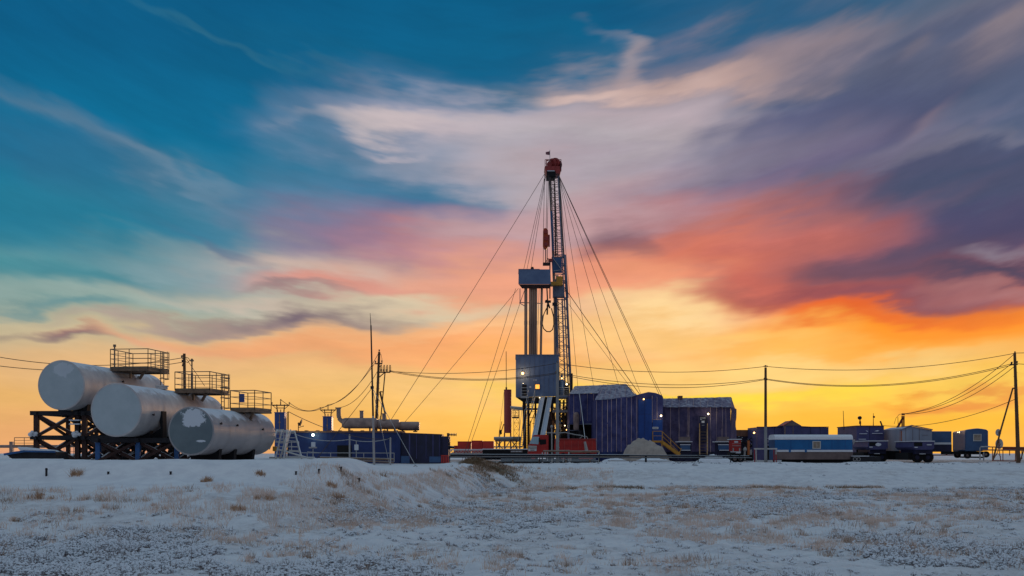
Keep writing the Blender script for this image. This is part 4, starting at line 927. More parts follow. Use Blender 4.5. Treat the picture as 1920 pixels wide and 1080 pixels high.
m = MB(); m.pbox(1043, 1055, 518, 528, D-.5, .1); m.build('platform_screen', M_yel, o)
m = MB(); m.tube(P(1045, 528, D-.2), P(1045, 516, D-.2), .28, 10, .16); m.build('winch_drum', M_galv, o)
m = MB(); m.pbox(1037, 1058, 534, 556, D+.5, 1.4); m.build('mast_joint', M_rigd, rig)
# crown
cr = MB(); cr.prism([P(1021, 313, D+.6), P(1053, 313, D+.6), P(1050, 325, D+.6), P(1025, 325, D+.6)], (0, 2.6, 0)); crn = cr.build('crown_block', M_crown, rig)
m = MB(); m.pbox(1025, 1042, 321, 330, D+.5, 2.6); m.build('crown_underframe', M_black, crn)
m = MB(); m.pbox(1026, 1040, 319.6, 321, D+.45, .1); m.build('crown_plate', M_sign, crn)
for px, py, r in ((1030, 309, .45), (1035, 307, .72), (1040, 306, .72), (1045, 309, .62)):
    m = MB(); m.tube(P(px, py, D+1.0), P(px+2.6, py, D+1.2), r, 18); m.build('sheave', M_crown, crn)
m = MB(); m.wheel(P(1051.5, 313, D+1), .62, .14, 'x'); m.build('sheave', M_dark, crn)
m = MB(); m.path([P(1032, 304, D+.8), P(1034, 299.5, D+.8), P(1039, 298, D+.8), P(1043, 299, D+.8), P(1046, 304, D+.8), P(1047, 311, D+.8)], .07, 6)
rails(m, [P(1022, 313, D+.6), P(1052, 313, D+.6), P(1052, 313, D+3)], 1.0, .04, 1, step=.8); m.tube(P(1024.5, 313, D+.6), P(1024.5, 300, D+.6), .06, 6); m.tube(P(1024, 301, D+.6), P(1029, 300, D+.6), .05, 6); m.ball(P(1027, 300.5, D+.6), .12, 8)
m.build('crown_railing', M_crown, crn)
m = MB(); m.tube(P(1031, 304, D+.6), P(1031, 281, D+.6), .035, 6); fp = m.build('flag_pole', M_galv, crn)
m = MB(); n = 9
for i in range(n-1):
    for j in range(3):
        def fq(u, v): return P(1030.8-u*7.6, 283.5+v*7.2+u*1.4*(1-v)-u*u*1.2*v, D+.6+.16*math.sin(u*7+v))
        m.use(0); m.add([fq(i/(n-1), j/3), fq((i+1)/(n-1), j/3), fq((i+1)/(n-1), (j+1)/3), fq(i/(n-1), (j+1)/3)], [(0, 1, 2, 3)])
m.build('pennant', mat('faded pennant', (150, 96, 104), .8), fp)
# travelling block and lines
m = MB(); m.prism([P(1018.5, 431, D-.2), P(1020.5, 427.5, D-.2), P(1024.5, 427.5, D-.2), P(1027.5, 431, D-.2), P(1028.5, 460, D-.2), P(1025, 466.5, D-.2), P(1020.5, 466, D-.2), P(1018, 460, D-.2)], (0, .8, 0)); tbk = m.build('travelling_block', M_orange, rig, bevel=.06)
m = MB(); m.wheel(P(1023.3, 434, D-.35), .26, .2); m.wheel(P(1024, 447, D-.35), .30, .2); m.wheel(P(1023.6, 458, D-.35), .24, .2); m.build('block_sheave', M_crown, tbk)
m = MB(); m.beam(P(1023, 466, D), P(1023, 494, D), .12); m.beam(P(1026, 466, D), P(1026, 494, D), .10); m.pbox(1018, 1030, 492, 497, D-.2, .6); m.beam(P(1028, 484, D), P(1019, 498, D), .08); m.build('hook_links', M_rust, tbk)
m = MB(); m.pbox(1028, 1036, 485, 490, D, .7); m.pbox(1026.5, 1031, 440, 462, D+.2, .4); m.build('swivel', M_crown, tbk)
for a_, b_ in (((1021, 326), (1019, 430)), ((1026, 328), (1024, 430)), ((1029, 328), (1026, 430)), ((1019, 440), (1018.5, 498)), ((1031, 490), (1031, 560))):
    m = MB(); m.tube(P(*a_, D), P(*b_, D), .035 if a_[0] < 1031 else .09, 5); m.build('drill_line', M_wire, rig)
# monkey board
d = D-2.2
m = MB(); m.hexa([P(972, 533, d), P(1033, 533, d), P(1033, 533, d+3.6), P(972, 533, d+3.6), P(972.5, 505, d), P(1032, 505, d), P(1032, 505, d+3.6), P(972.5, 505, d+3.6)]); mb_ = m.build('derrick_cabin', M_rig, rig, bevel=.03)
m = MB(); m.hexa([P(979, 541, d+.3), P(1032, 541, d+.3), P(1032, 541, d+3), P(979, 541, d+3), P(972.5, 533.2, d+.02), P(1033, 533.2, d+.02), P(1033, 533.2, d+3.5), P(972.5, 533.2, d+3.5)]); m.build('finger_board', M_rust, mb_)
m = MB(); m.tube(P(998, 505, d+.5), P(998, 500.5, d+.5), .14, 8); m.pbox(995, 1001, 501.5, 504.8, d+.4, .4); m.build('roof_lug', M_rust, mb_)
m = MB(); m.pbox(972, 1012, 504.2, 505.2, d-.05, 3.7); m.build('roof_lip', M_rigd, mb_)
m = MB(); m.tube(P(974, 567, D), P(1018, 569, D), .06, 6); m.tube(P(975, 541, d), P(975, 567, D), .05, 6); m.tube(P(974, 568, d), P(984, 574, D), .05, 6); m.tube(P(975, 567, D), P(985, 541, D), .035, 5); m.build('belly_rail', M_rigd, rig)
m = MB(); m.tube(P(1025.5, 541, D), P(1027, 571, D), .09, 8); m.tube(P(1025, 562, D-.1), P(1031, 578, D-.1), .16, 8, .1); m.tube(P(1026.5, 571, D), P(1026, 590, D), .11, 8); m.pbox(1022, 1033, 563, 567, D-.2, .5); m.pbox(1036, 1045, 567, 572, D-.2, .8)
m.build('power_tongs', M_dark, rig)
m = MB(); m.path([P(px, py, D-.2) for px, py in ((1029, 572), (1024, 580), (1018.5, 592), (1016.8, 606), (1019, 616), (1025, 621.5), (1031, 622), (1036, 618), (1038.5, 608), (1038, 594), (1034, 578))], .075, 8); m.build('rotary_hose', M_black, rig, smooth=True)
# drill pipe stands
GP = 'drill pipe stands racked below the derrick cabin'
def stand(px0, px1, r, lab, dd=D-1.2):
    mb = MB(); a, b = P(px0, 538, dd), P(px1, 742, dd); mb.tube(a, b, r, 8)
    for u in (.33, .66): q = a.lerp(b, u); mb.tube(q-Vector((0, 0, .25)), q+Vector((0, 0, .25)), r*1.25, 8)
    tag(mb.build('drill_pipe', M_pipe), lab, 'drill pipe', GP)
L1 = 'brown drill pipe in the narrow left bundle above the drill floor cabin'; L2 = 'brown drill pipe in the dense middle bundle above the drill floor cabin'; L3 = 'brown leaning drill pipe right of the dense bundle above the drill floor cabin'
for k, px in enumerate((984, 985.9, 987.8)): stand(px, px, .075, L1, D-1.2-.3*(k % 2))
for k, px in enumerate((992, 993.9, 995.8, 997.7, 999.6, 1001.5, 1003.4, 1005.3)): stand(px+1, px, .075, L2, D-1.2-.35*(k % 2))
for px in (1017, 1014.8): stand(px, px-3, .08, L3)
stand(1011, 1005, .03, L3)
# drill floor cabin
d = D-2.6
m = MB(); m.hexa([P(967, 745, d), P(1048, 743, d), P(1048, 743, d+6), P(967, 745, d+6), P(967, 667, d), P(1048, 665.5, d), P(1048, 665.5, d+6), P(967, 667, d+6)]); cab = m.build('drill_floor_cabin', M_rig, rig, bevel=.03)
m = MB()
for px in range(975, 1047, 9): m.beam(P(px, 744, d-.02), P(px, 667, d-.02), .05, .05)
m.build('cabin_seam', M_rigd, cab, each=True)
m = MB(); m.hexa([P(985, 757, d+.6), P(1048, 757, d+.6), P(1048, 757, d+5), P(985, 757, d+5), P(967.5, 745, d+.05), P(1048, 743.5, d+.05), P(1048, 743.5, d+6), P(967.5, 745, d+6)]); m.build('cabin_underside', M_dark, cab)
m = MB(); m.pbox(966.5, 1049, 664.5, 666.5, d-.08, 6.2); m.build('roof_edge', M_rigd, cab)
m = MB(); m.pbox(1004, 1011.5, 721, 729, d-.05, .1); o = m.build('window', M_winlit, cab)
m = MB()
for q in ((1003, 1004, 720, 730), (1011.5, 1012.5, 720, 730), (1003, 1012.5, 720, 721), (1003, 1012.5, 729, 730)): m.pbox(*q, d-.08, .12)
m.build('window_frame', M_wood, o)
m = MB(); m.pbox(979, 987.5, 721, 744, d-.05, .1); m.build('doorway', M_black, cab)
m = MB(); m.pbox(992, 996, 724, 727, d-.04, .05); m.pbox(1000, 1007, 712, 713, d-.04, .05); m.build('name_plate', M_sign, cab, each=True)
def lamp(px, py, dd, r, e, parent, mt=None, col=None):
    m = MB(); m.ball(P(px, py, dd), r*.75, 8); o = m.build('lamp', mt or M_ycar, parent)
    m = MB(); m.beam(P(px, py, dd)+Vector((0, .02, r)), P(px, py, dd)+Vector((0, .45, r+.1)), .05); m.build('lamp_arm', M_dark, o)
    if e: glow(P(px, py, dd-.45), e*.16, col or WARM, .15, parent)
    return o
lamp(980, 700, d-.4, .24, 330, cab); lamp(981, 719, d-.3, .05, 0, cab, M_lampw)
# right hand platform with machinery
m = MB(); m.pbox(1047, 1069, 742.5, 745, d+.2, 4.5); pf = m.build('side_platform', M_rigd, rig)
m = MB(); rails(m, [P(1046, 743, d+.3), P(1067, 743, d+.3), P(1067, 743, d+4)], 1.15, .035, 3, step=.75); m.build('railing', M_galv, pf)
m = MB(); m.tube(P(1053, 742, d+1.5), P(1053, 716, d+1.5), .36, 16); m.ball(P(1053, 716, d+1.5), .36, 12); m.tube(P(1053, 713, d+1.5), P(1053, 703, d+1.5), .16, 8); m.build('air_tank', M_wag2, pf)
lamp(1053.5, 709.5, d+.6, .13, 30, pf); lamp(1062.5, 720.5, d+.4, .15, 45, pf, M_lampw, WHT)
m = MB(); m.pbox(1058, 1066, 722, 742, d+2, 1.2); m.pbox(1070, 1074, 700, 745, d+3, .5); m.build('control_box', M_dark, pf)
# substructure
for px0, px1, r, mt in ((983, 984.5, .24, M_rust), (991, 990.5, .16, M_rust), (1004, 1004, .13, M_rust), (1035, 1036, .20, M_rust), (1049.5, 1049.5, .16, M_rigd), (1066, 1067, .18, M_rigd), (1073, 1073, .12, M_dark), (1057, 1057, .14, M_rust)):
    m = MB(); m.beam(P(px0, 750, D), P(px1, 861, D), r*2); m.build('substructure_leg', mt, rig)
m = MB()
for a_, b_, w in (((1035, 760), (1066, 805), .12), ((1066, 760), (1036, 800), .12), ((985, 767), (1010, 767), .25), ((1003, 768), (1008, 790), .14), ((1035, 770), (1095, 770), .2), ((1035, 806), (1067, 806), .14), ((1036, 808), (1066, 845), .1), ((1066, 808), (1036, 845), .1), ((992, 800), (1004, 770), .08), ((992, 846), (1006, 800), .08), ((1049, 770), (1035, 845), .08)):
    m.beam(P(*a_, D+.5), P(*b_, D+.5), w)
m.build('substructure_brace', M_rust, rig)
m = MB(); rs = random.Random(5)
for k in range(34):
    x0 = 990+rs.random()*78; y0 = 760+rs.random()*30; v_ = rs.random() < .6
    m.beam(P(x0, y0, D+rs.random()*4), P(x0+(rs.gauss(0, 1) if v_ else rs.gauss(0, 18)), y0+20+rs.random()*45, D+1+rs.random()*3), .05+.08*rs.random())
for k in range(7): m.beam(P(992+rs.random()*8, 772+k*11, D+1+rs.random()), P(1050+rs.random()*18, 772+k*11, D+1+rs.random()*2), .07)
m.build('pipework', M_rust, rig)
m = MB()
for k in range(16):
    x0 = 1036+rs.random()*32; m.path(catenary(P(x0, 762+rs.random()*12, D-.4), P(x0+rs.gauss(0, 12), 800+rs.random()*30, D-.2), 1.0+rs.random(), 8), .045, 5)
m.build('hoses', M_black, rig)
m = MB(); m.tube(P(1031, 862, D-1), P(1031, 790, D-1), .55, 14, .42); m.tube(P(1031, 806, D-1), P(1031, 798, D-1), .72, 14); m.tube(P(1031, 790, D-1), P(1031, 772, D-1), .28, 12); m.tube(P(1031, 824, D-1), P(1031, 818, D-1), .75, 14); m.build('blowout_preventer', M_rust, rig)
m = MB(); m.pbox(1060, 1070, 780, 812, D+2, 2); m.pbox(1044, 1052, 800, 838, D+3, 2); m.pbox(1052, 1085, 812, 850, D+1, 3); m.pbox(1007, 1018, 822, 850, D+2, 2)
for k in range(14):
    x0, y0 = 1036+rng.random()*34, 762+rng.random()*50; m.tube(P(x0, y0, D+.6), P(x0+rng.normal(0, 6), y0+14+rng.random()*20, D+.8), .05+.05*rng.random(), 6)
m.build('machinery', M_dark, rig)
m = MB(); rails(m, [P(1037, 770, D-1), P(1094, 770, D-1)], 1.0, .04, 1, step=1.1); m.pbox(1036, 1075, 769, 773, D-1, 1.5); m.build('lower_gangway', M_galv, rig)
lamp(1077, 765.5, D-1.4, .14, 25, rig); lamp(1059, 798, D-1.4, .10, 18, rig, M_lampw, WHT); lamp(1062, 806, D-1.4, .08, 10, rig); lamp(1012, 745.5, d-.2, .09, 10, rig, M_lampw, WHT)
lamp(1045, 800, D-.2, .12, 260, rig)  # extra lamp added to brighten the space between the legs
# slides to the pipe deck
for a0, a1, b0, b1 in ((1013.5, 1021, 997.5, 1006), (1027.5, 1035, 1013, 1021.5)):
    m = MB(); p = [P(a0, 745, d-.3), P(a1, 745, d-.3), P(b1, 822, d-7), P(b0, 822, d-7)]; m.prism([p[3], p[2], p[1], p[0]], (0, .2, -.1)); o = m.build('pipe_slide', M_grate, rig)
    m = MB(); 
    for (u, v) in ((p[0], p[3]), (p[1], p[2])): m.beam(u+Vector((0, -.05, .1)), v+Vector((0, -.05, .1)), .09)
    m.build('slide_kerb', M_galv, o)
    m = MB()
    for k in range(20): m.beam(p[0].lerp(p[3], .5+k/40)+Vector((-.03, .2, -.3)), p[1].lerp(p[2], .5+k/40)+Vector((-.3, .2, -.3)), .04)
    m.build('slide_rib', M_dark, o)
m = MB(); p = [P(1021, 748, d+.2), P(1027, 748, d+.2), P(1013, 824, d-6), P(1006, 824, d-6)]; m.prism(p[::-1], (0, .3, 0)); m.build('slide_channel', M_black, rig)
# stairs: upper flight with landing, long lower flight
st = MB(); a0, a1, b0, b1 = (P(986, 770, d-1.8), P(997, 770, d-1.8), P(991, 745, d-.3), P(1003, 745, d-.3))
s1_ = MB(); s1_.beam(a0, b0, .08, .2); s1_.beam(a1, b1, .08, .2)
for u in (Vector((0, 0, 1)),): s1_.tube(a0+u, b0+u, .035, 6); s1_.tube(a1+u, b1+u, .035, 6); s1_.tube(b1, b1+u*1.6, .04, 6); s1_.tube(a1, a1+u, .03, 6)
s1_.build('stair_stringer', M_galv, rig)
m = MB()
for k in range(8): m.beam(a0.lerp(b0, (k+.5)/8), a1.lerp(b1, (k+.5)/8), .22, .04)
m.build('stair_tread', M_rigd, rig, each=True)
m = MB(); m.pbox(976, 992, 743.5, 746, d-1.2, 1.1); o = m.build('landing', M_galv, rig)
m = MB(); rails(m, [P(977, 744, d-1.2), P(989.5, 744, d-1.2)], 1.2, .04, 2, step=.85); m.build('railing', M_galv, o)
for xa, xb, za, zb, n in (((975, 979.5), (984, 989), 838, 768, 22),):
    s1_ = MB(); a0, a1, b0, b1 = P(xa[0], za, d-4), P(xa[1], za, d-4), P(xb[0], zb, d-2), P(xb[1], zb, d-2)
    s1_.beam(a0, b0, .06, .12); s1_.beam(a1, b1, .06, .12); s1_.tube(a0+Vector((-.25, 0, .7)), b0+Vector((-.3, 0, .6)), .03, 5); s1_.build('stair_stringer', M_galv, rig)
    m = MB()
    for k in range(n): m.beam(a0.lerp(b0, (k+.5)/n), a1.lerp(b1, (k+.5)/n), .2, .05)
    m.build('stair_tread', M_rust, rig, each=True)
m = MB(); q = [P(985.5, 768, d-2), P(985.5, 862, d-2), P(989.5, 768, d-2), P(989.5, 862, d-2)]; m.beam(q[0], q[1], .06); m.beam(q[2], q[3], .06)
for k in range(30): m.beam(q[0].lerp(q[1], (k+.5)/30), q[2].lerp(q[3], (k+.5)/30), .05)
m.build('cage_ladder', M_rust, rig)
# guy wires
def guy(a, da, b, db, r=.03):
    pa, pb = P(*a, da), P(*b, db); e = pb if db == D-1 else pa.lerp(pb, pa.z/(pa.z-pb.z))     # run on to its ground anchor
    m = MB(); m.path(catenary(pa, e, (pa-e).length*.006, 20), r, 5); m.build('guy_wire', M_wire, rig)
gz = 866
for a, b, db, r in (((1021, 326), (702, 835), 128, .032), ((1022, 328), (982, 505), D-1, .03), ((1023, 330), (988, 505), D-1, .028), ((1023, 332), (996, 501), D-1, .03),
                    ((972, 541), (720, 835), 126, .028), ((967, 541), (868, 858), 120, .028), ((983, 545), (873, 858), 120, .028),
                    ((1048, 330), (1243, 752), 150, .036), ((1049, 331), (1247, 752), 152, .036), ((1049, 334), (1206, 748), 150, .028), ((1049, 336), (1163, 730), 150, .03),
                    ((1050, 338), (1114, 728), 150, .028), ((1050, 345), (1085, 740), 150, .028), ((1059, 540), (1203, 742), 146, .045), ((1066, 570), (1196, 742), 146, .026)):
    guy(a, D+.5, b, db, r)
# ------------------------------------------------------------------ red vessel, scaffold, far containers, racks
d = 145
t = thing('vertical_vessel', 'tall dark red cylinder on legs with a long whip antenna, left of the rig', 'vessel', (X(952, d), d, 0))
m = MB(); m.tube(P(952, 812, d), P(952, 732, d), 7/F*d, 28); m.tube(P(952, 732, d), P(952, 730.6, d), 7.3/F*d, 28); m.build('shell', M_redv, t, smooth=True)
m = MB()
for px in (946, 957.5): m.beam(P(px, 812, d), P(px, 858, d), .2)
m.beam(P(946, 820, d), P(957.5, 820, d), .12); m.build('leg', M_redv, t, each=True)
m = MB(); m.tube(P(949.3, 731, d), P(949.3, 726, d), .12, 8); m.tube(P(949.3, 727, d), P(949, 659, d), .045, 6); m.build('whip_antenna', M_dark, t)
m = MB(); m.tube(P(944.5, 795, d-.6), P(938, 815, d-.6), .06, 6); m.pbox(936, 941, 806, 814, d-.9, .5); m.tube(P(936, 838, d), P(937, 812, d), .07, 6); m.tube(P(936.5, 810, d), P(941, 790, d), .04, 6); m.build('pump_arm', M_dark, t)
m = MB(); m.tube(P(945, 735, d), P(933, 832, d), .02, 5); m.build('stay_wire', M_wire, t)
d = 143
t = thing('pipe_platform', 'snowy low pipe platform on crossed legs below the red vessel', 'platform', (X(950, d), d, 0))
m = MB(); m.tube(P(926, 822, d), P(978, 821.5, d), .24, 10); m.tube(P(928, 826, d+.5), P(977, 826, d+.5), .16, 10); m.build('pipe', M_galv, t, each=True)
m = MB()
for px in (931, 937, 947, 958, 968, 975): m.beam(P(px, 824, d), P(px, 858, d), .13)
m.build('leg', M_rstp, t, each=True)
m = MB()
for a_, b_ in (((930, 842), (943, 824)), ((943, 842), (930, 828)), ((948, 840), (958, 824)), ((958, 841), (971, 826)), ((970, 841), (960, 828))): m.beam(P(*a_, d+.2), P(*b_, d+.2), .13)
m.beam(P(926, 838, d), P(980, 838, d), .18); m.build('brace', M_galv, t)
t = thing('scaffold_tower', 'slim scaffold tower with a small deck between red vessel and rig', 'scaffold', (X(968, d), d, 0))
m = MB(); lattice(m, P(968.5, 767, d), P(968.5, 858, d), .75, .8, 7, .035, .02); m.build('frame', M_rail, t)
m = MB(); m.pbox(960.5, 973, 782.5, 784, d-.4, 1.0); m.build('deck', M_plank, t); m = MB(); rails(m, [P(960, 783, d-.4), P(972.5, 783, d-.4)], 1.0, .03, 2, step=.5); m.build('railing', M_rail, t)
t = thing('flow_pipe', 'snow-topped horizontal pipe joining the red vessel to the rig', 'pipe', (X(970, d-1), d-1, 0))
m = MB(); m.tube(P(958, 763.5, d-1), P(986, 766, d-3), .18, 10); m.tube(P(958, 767, d-1), P(986, 769, d-3), .07, 8); m.build('pipe', M_galv, t, each=True)
GR = 'far red containers'
for px0, px1, y0, lab, d in ((851, 864, 836, 'tiny pink-red container leftmost on the horizon', 250), (858, 882.5, 828, 'far red container third from the red vessel', 246), (884, 904.5, 826.5, 'far red container in the middle of the row', 244), (905, 926, 827.5, 'far red container next to the red vessel', 243)):
    t = thing('red_container', lab, 'container', (X((px0+px1)/2, d), d, 0), GR)
    m = MB(); m.pbox(px0, px1, y0, 858, d, 6); m.build('body', M_redf, t)
    m = MB()
    for k in range(int(px1-px0)//3): m.pbox(px0+1+k*3, px0+1.6+k*3, y0+.6, 856, d-.08, .08)
    m.pbox(px0, px1, y0-.5, y0+.5, d-.1, 6.2); m.build('corrugation', M_redf, t)
d = 150
t = thing('pipe_rack', 'long low snow-covered pipe rack with open struts before the far red containers', 'rack', (X(876, d), d, 0))
m = MB(); m.pbox(838, 914, 842, 844.5, d, 4); m.build('snow_deck', M_snow, t)
m = MB()
for k in range(12): m.beam(P(840+k*6.2, 844.5, d), P(843+k*6.2, 850, d), .1); m.beam(P(846+k*6.2, 844.5, d), P(843+k*6.2, 850, d), .1)
m.beam(P(838, 850, d), P(914, 850, d), .16); m.beam(P(838, 855, d-2), P(935, 855, d-2), .1)
for k in range(14): m.beam(P(840+k*7, 850, d-2), P(840+k*7, 858, d-2), .08)
m.build('strut', M_galv, t)
d = 128
t = thing('pipe_deck', 'dark snow-topped pipe deck with a pale plate in front of the pipe slides', 'deck', (X(950, d), d, 0))
m = MB(); m.pbox(905, 997, 843, 862, d, 5); m.build('body', M_black, t)
m = MB(); m.pbox(904, 998, 841.2, 843, d-.1, 5); m.build('snow_deck', M_snow, t); m = MB(); m.pbox(957, 980, 844.5, 848.2, d-.06, .06); o = m.build('plate', M_skirt, t)
m = MB()
for k in range(7): m.pbox(959+k*2.8, 960.6+k*2.8, 845.4, 847.4, d-.08, .02)
m.build('faded_lettering', M_sign, o)
m = MB()
for k in range(9): m.tube(P(908+k*10, 851, d-.3), P(909+k*10+rng.normal(0, 2), 862, d-.3), .09, 6)
m.beam(P(905, 852, d-.3), P(997, 852, d-.3), .14); m.build('support', M_dark, t)
# ------------------------------------------------------------------ red truck
d = 116
t = thing('tank_truck', 'bright red cab-over truck with a long red body, facing left before the rig', 'truck', (X(1050, d), d, 0))
Y0, Y1 = d, d+2.5
def tp(px, py, dy=0): return P(px, py, d)+Vector((0, dy, 0))
m = MB(); prof = [(990, 849), (990, 836), (993, 832), (998.5, 817.5), (1002, 815.5), (1026, 815), (1028.5, 817), (1028.5, 851), (1008, 851), (1006, 849)]
m.prism([tp(*q) for q in prof], (0, 2.5, 0)); cabo = m.build('cab', M_red, t, bevel=.05)
# front of the cab is turned a little to the viewer: screen, grille
m = MB(); m.prism([tp(993.0, 832, -.02), tp(998.2, 818.6, -.02), tp(1011, 819, -.02), tp(1009.5, 833, -.02)], (0, .05, 0)); m.build('windscreen', M_glass, cabo)
m = MB(); m.prism([tp(990.6, 846, -.04), tp(990.6, 835.5, -.04), tp(1006.5, 836, -.04), tp(1006, 846, -.04)], (0, .05, 0)); o = m.build('grille', M_frame, cabo)
m = MB()
for k in range(3): m.beam(tp(991, 838+k*3, -.07), tp(1006, 838.4+k*3, -.07), .03)
m.build('grille_bar', M_dark, o)
for px in (992.5, 1004): m = MB(); m.wheel(tp(px, 843.5, -.06), .13, .06); m.build('headlight', M_lampw if 0 else M_sign, cabo)
m = MB(); m.prism([tp(1012, 824, -.02), tp(1024, 824, -.02), tp(1024, 833, -.02), tp(1012, 834, -.02)], (0, .05, 0)); m.build('side_window', M_black, cabo)
m = MB(); m.pbox(990, 1029, 848.6, 852, d-.12, 2.7); m.build('bumper', M_red, t, bevel=.03)
m = MB(); m.beam(tp(1011, 821, -.3), tp(1011, 829, -.3), .12, .2); m.beam(tp(1011, 822, 0), tp(1011, 822, -.3), .03); m.build('mirror', M_black, cabo)
m = MB(); m.pbox(1029, 1041, 813, 850, d+.5, 1.6); m.tube(tp(1033, 850, .3), tp(1033, 812, .3), .09, 8); m.build('engine_box', M_black, t)
m = MB(); m.hexa([tp(1038, 851, 0), tp(1119, 851, 0), tp(1119, 851, 2.4), tp(1038, 851, 2.4), tp(1040, 824.5, 0), tp(1117, 823.5, 0), tp(1117, 823.5, 2.4), tp(1040, 824.5, 2.4)]); o = m.build('tank_body', M_red, t, bevel=.06)
m = MB()
for k in range(6): m.pbox(1045+k*13, 1045.7+k*13, 826, 850, d-.03, .03)
m.pbox(1040, 1118, 822.4, 824, d-.1, 2.6); m.build('body_rib', M_redv, o)
m = MB(); m.path([tp(px, py, -.15) for px, py in ((1022, 814), (1026, 811.5), (1045, 812), (1060, 811), (1078, 815), (1093, 817))], .06, 6); m.path([tp(px, py, -.1) for px, py in ((1087, 822), (1091, 818.5), (1100, 818.5), (1102, 823))], .05, 6); m.build('hose', M_galv, t, each=True)
m = MB(); m.pbox(1004, 1118, 851, 855, d+.3, 1.8); m.build('chassis', M_black, t)
for px in (1000, 1056, 1068, 1103):
    for dy in (.15, 2.35):
        m = MB(); m.wheel(tp(px, 858, dy), .53, .32, n=20); w_ = m.build('wheel', M_tyre, t); m = MB(); m.wheel(tp(px, 858, dy-.17), .26, .06, n=14); m.build('rim', M_redv, w_)
t = thing('hose_hoist', 'thin snowy vertical hose hanging before the red truck body', 'hose', (X(1035, d-3), d-3, 0))
m = MB(); m.tube(P(1035, 862, d-3), P(1034.5, 803, d-3), .07, 6); m.ball(P(1034.5, 800, d-3), .16, 8); m.build('hose', M_galv, t)
t = thing('leaning_cable', 'white leaning cable bundle from the tarpaulin shelter down to the red truck tail', 'cable', (X(1098, d-2), d-2, 0))
m = MB(); m.path([P(px, py, dd) for px, py, dd in ((1086, 738, 131), (1090, 765, 127), (1093, 790, 122), (1096, 815, 118), (1098.5, 845, d-2))], .045, 6); m.tube(P(1096.5, 828, d-2), P(1100, 846, d-2), .13, 8, .2); m.build('bundle', M_galv, t, each=True)
# ------------------------------------------------------------------ tarpaulin halls
def tarp_wall(m, a, b, zb, za, zb2, nx=40, nz=14, amp=.16, seed=1., mat_top=0, skirt=0., skm=1):
    """hanging cloth wall from a to b (ground points), top edge from za to zb2, bottom zb; returns a point function"""
    a, b = Vector(a), Vector(b); dr = (b-a).normalized(); nr = Vector((dr.y, -dr.x, 0)); Ln = (b-a).length
    def pt(u, v, off=0.):
        zt = za+(zb2-za)*u; z = zb+(zt-zb)*v; x = u*Ln
        w = amp*(math.sin(x*2.1+seed*3)*.5+mnoise.noise(Vector((x*.9, z*.35+v*.6, seed)))*2.2+mnoise.noise(Vector((x*2.3+z*.5, z*.8, seed+7)))*1.1+mnoise.noise(Vector((x*4-z*1.5, z*1.6, seed+9)))*.5)*(1-v*.5)
        q = a+dr*x+nr*(w+off); return Vector((q.x, q.y, z))
    vs = [pt(i/nx, j/nz) for j in range(nz+1) for i in range(nx+1)]; k = nx+1
    for j in range(nz):
        m.use(skm if (j+.5)/nz < skirt else mat_top); base = len(m.v)
        m.add(vs[j*k:(j+2)*k], [(i, i+1, k+i+1, k+i) for i in range(nx)])
    m.use(0); return pt
def seam(t, pt, u, v0=.02, v1=.99, w=.05, off=.02, Ln=1.):
    m = MB(); n = 12; du = w/2/Ln
    vs = [pt(u+s_*du, v0+(v1-v0)*k/n, off+.02) for k in range(n+1) for s_ in (-1, 1)]
    m.add(vs, [(2*k, 2*k+1, 2*k+3, 2*k+2) for k in range(n)]); return m
def seams(t, pt, us, Ln, v0=.12, v1=.99, w=.055):
    for u in us: seam(t, pt, u, v0, v1, w, Ln=Ln).build('seam_tape', M_seam, t)
def roof_sheet(m, p00, p10, p01, p11, nx=22, ny=8, amp=.10, seed=0.):
    p00, p10, p01, p11 = map(Vector, (p00, p10, p01, p11))
    vs = []
    for j in range(ny+1):
        for i in range(nx+1):
            u, v = i/nx, j/ny; p = p00.lerp(p10, u).lerp(p01.lerp(p11, u), v)
            w = amp*(mnoise.noise(Vector((p.x*1.1, p.y*.7, seed)))*1.5+mnoise.noise(Vector((p.x*2.4+p.y, p.y*1.6, seed+3)))*1.3)*math.sin(math.pi*min(1, max(0, v*.98+.01)))**.5
            vs.append(p+Vector((0, -w*.4, w)))
    k = nx+1; m.add(vs, [(j*k+i, j*k+i+1, (j+1)*k+i+1, (j+1)*k+i) for j in range(ny) for i in range(nx)]); return m
# hall one (behind, left): boiler bay
d = 132
t = thing('tarpaulin_hall', 'leftmost purple-blue tarpaulin hall with an open dark bay beside the rig', 'tarpaulin hall', (X(1100, d), d+3, 0), 'tarpaulin halls')
m = MB(); L0 = X(1132, d)-X(1068, d)
pt = tarp_wall(m, (X(1068, d), d, 0), (X(1132, d), d, 0), Zp(795, d), Zp(738.5, d), Zp(737, d), 46, 12, .16, 2.)
m.add([(X(1068, d), d+.1, 0), (X(1068, d), d+9, 0), (X(1068, d), d+9, Zp(738.5, d)), (X(1068, d), d+.1, Zp(738.5, d))], [(0, 1, 2, 3)]); m.build('wall', M_tarp, t, smooth=True)
seams(t, pt, (.12, .32, .52, .70, .90), L0, .1)
m = MB(); roof_sheet(m, P(1067, 738.7, d-.2), P(1133, 737, d-.2), P(1078, 724, d+5), P(1136, 721.5, d+5), 60, 16, .10, 1.); m.build('roof', M_roof, t, smooth=True)
m = MB(); m.pbox(1069, 1134, 794, 866, d+2.2, .3); m.build('bay_back', M_black, t)  # black sheet paints the dark inside of the open bay
m = MB(); m.beam(P(1066, 795, d), P(1066, 862, d), .2); m.beam(P(1066, 795, d+.1), P(1116, 795, d+.1), .16); m.beam(P(1069, 807, d-.1), P(1086, 807, d-.1), .1); m.build('bay_frame', M_rigd, t)
m = MB(); m.tube(P(1080.5, 806, d-.2), P(1080.5, 779, d-.2), .36, 18, .42); m.ball(P(1080.5, 778.5, d-.2), .41, 14); o = m.build('water_tank', M_sil, t, smooth=True)
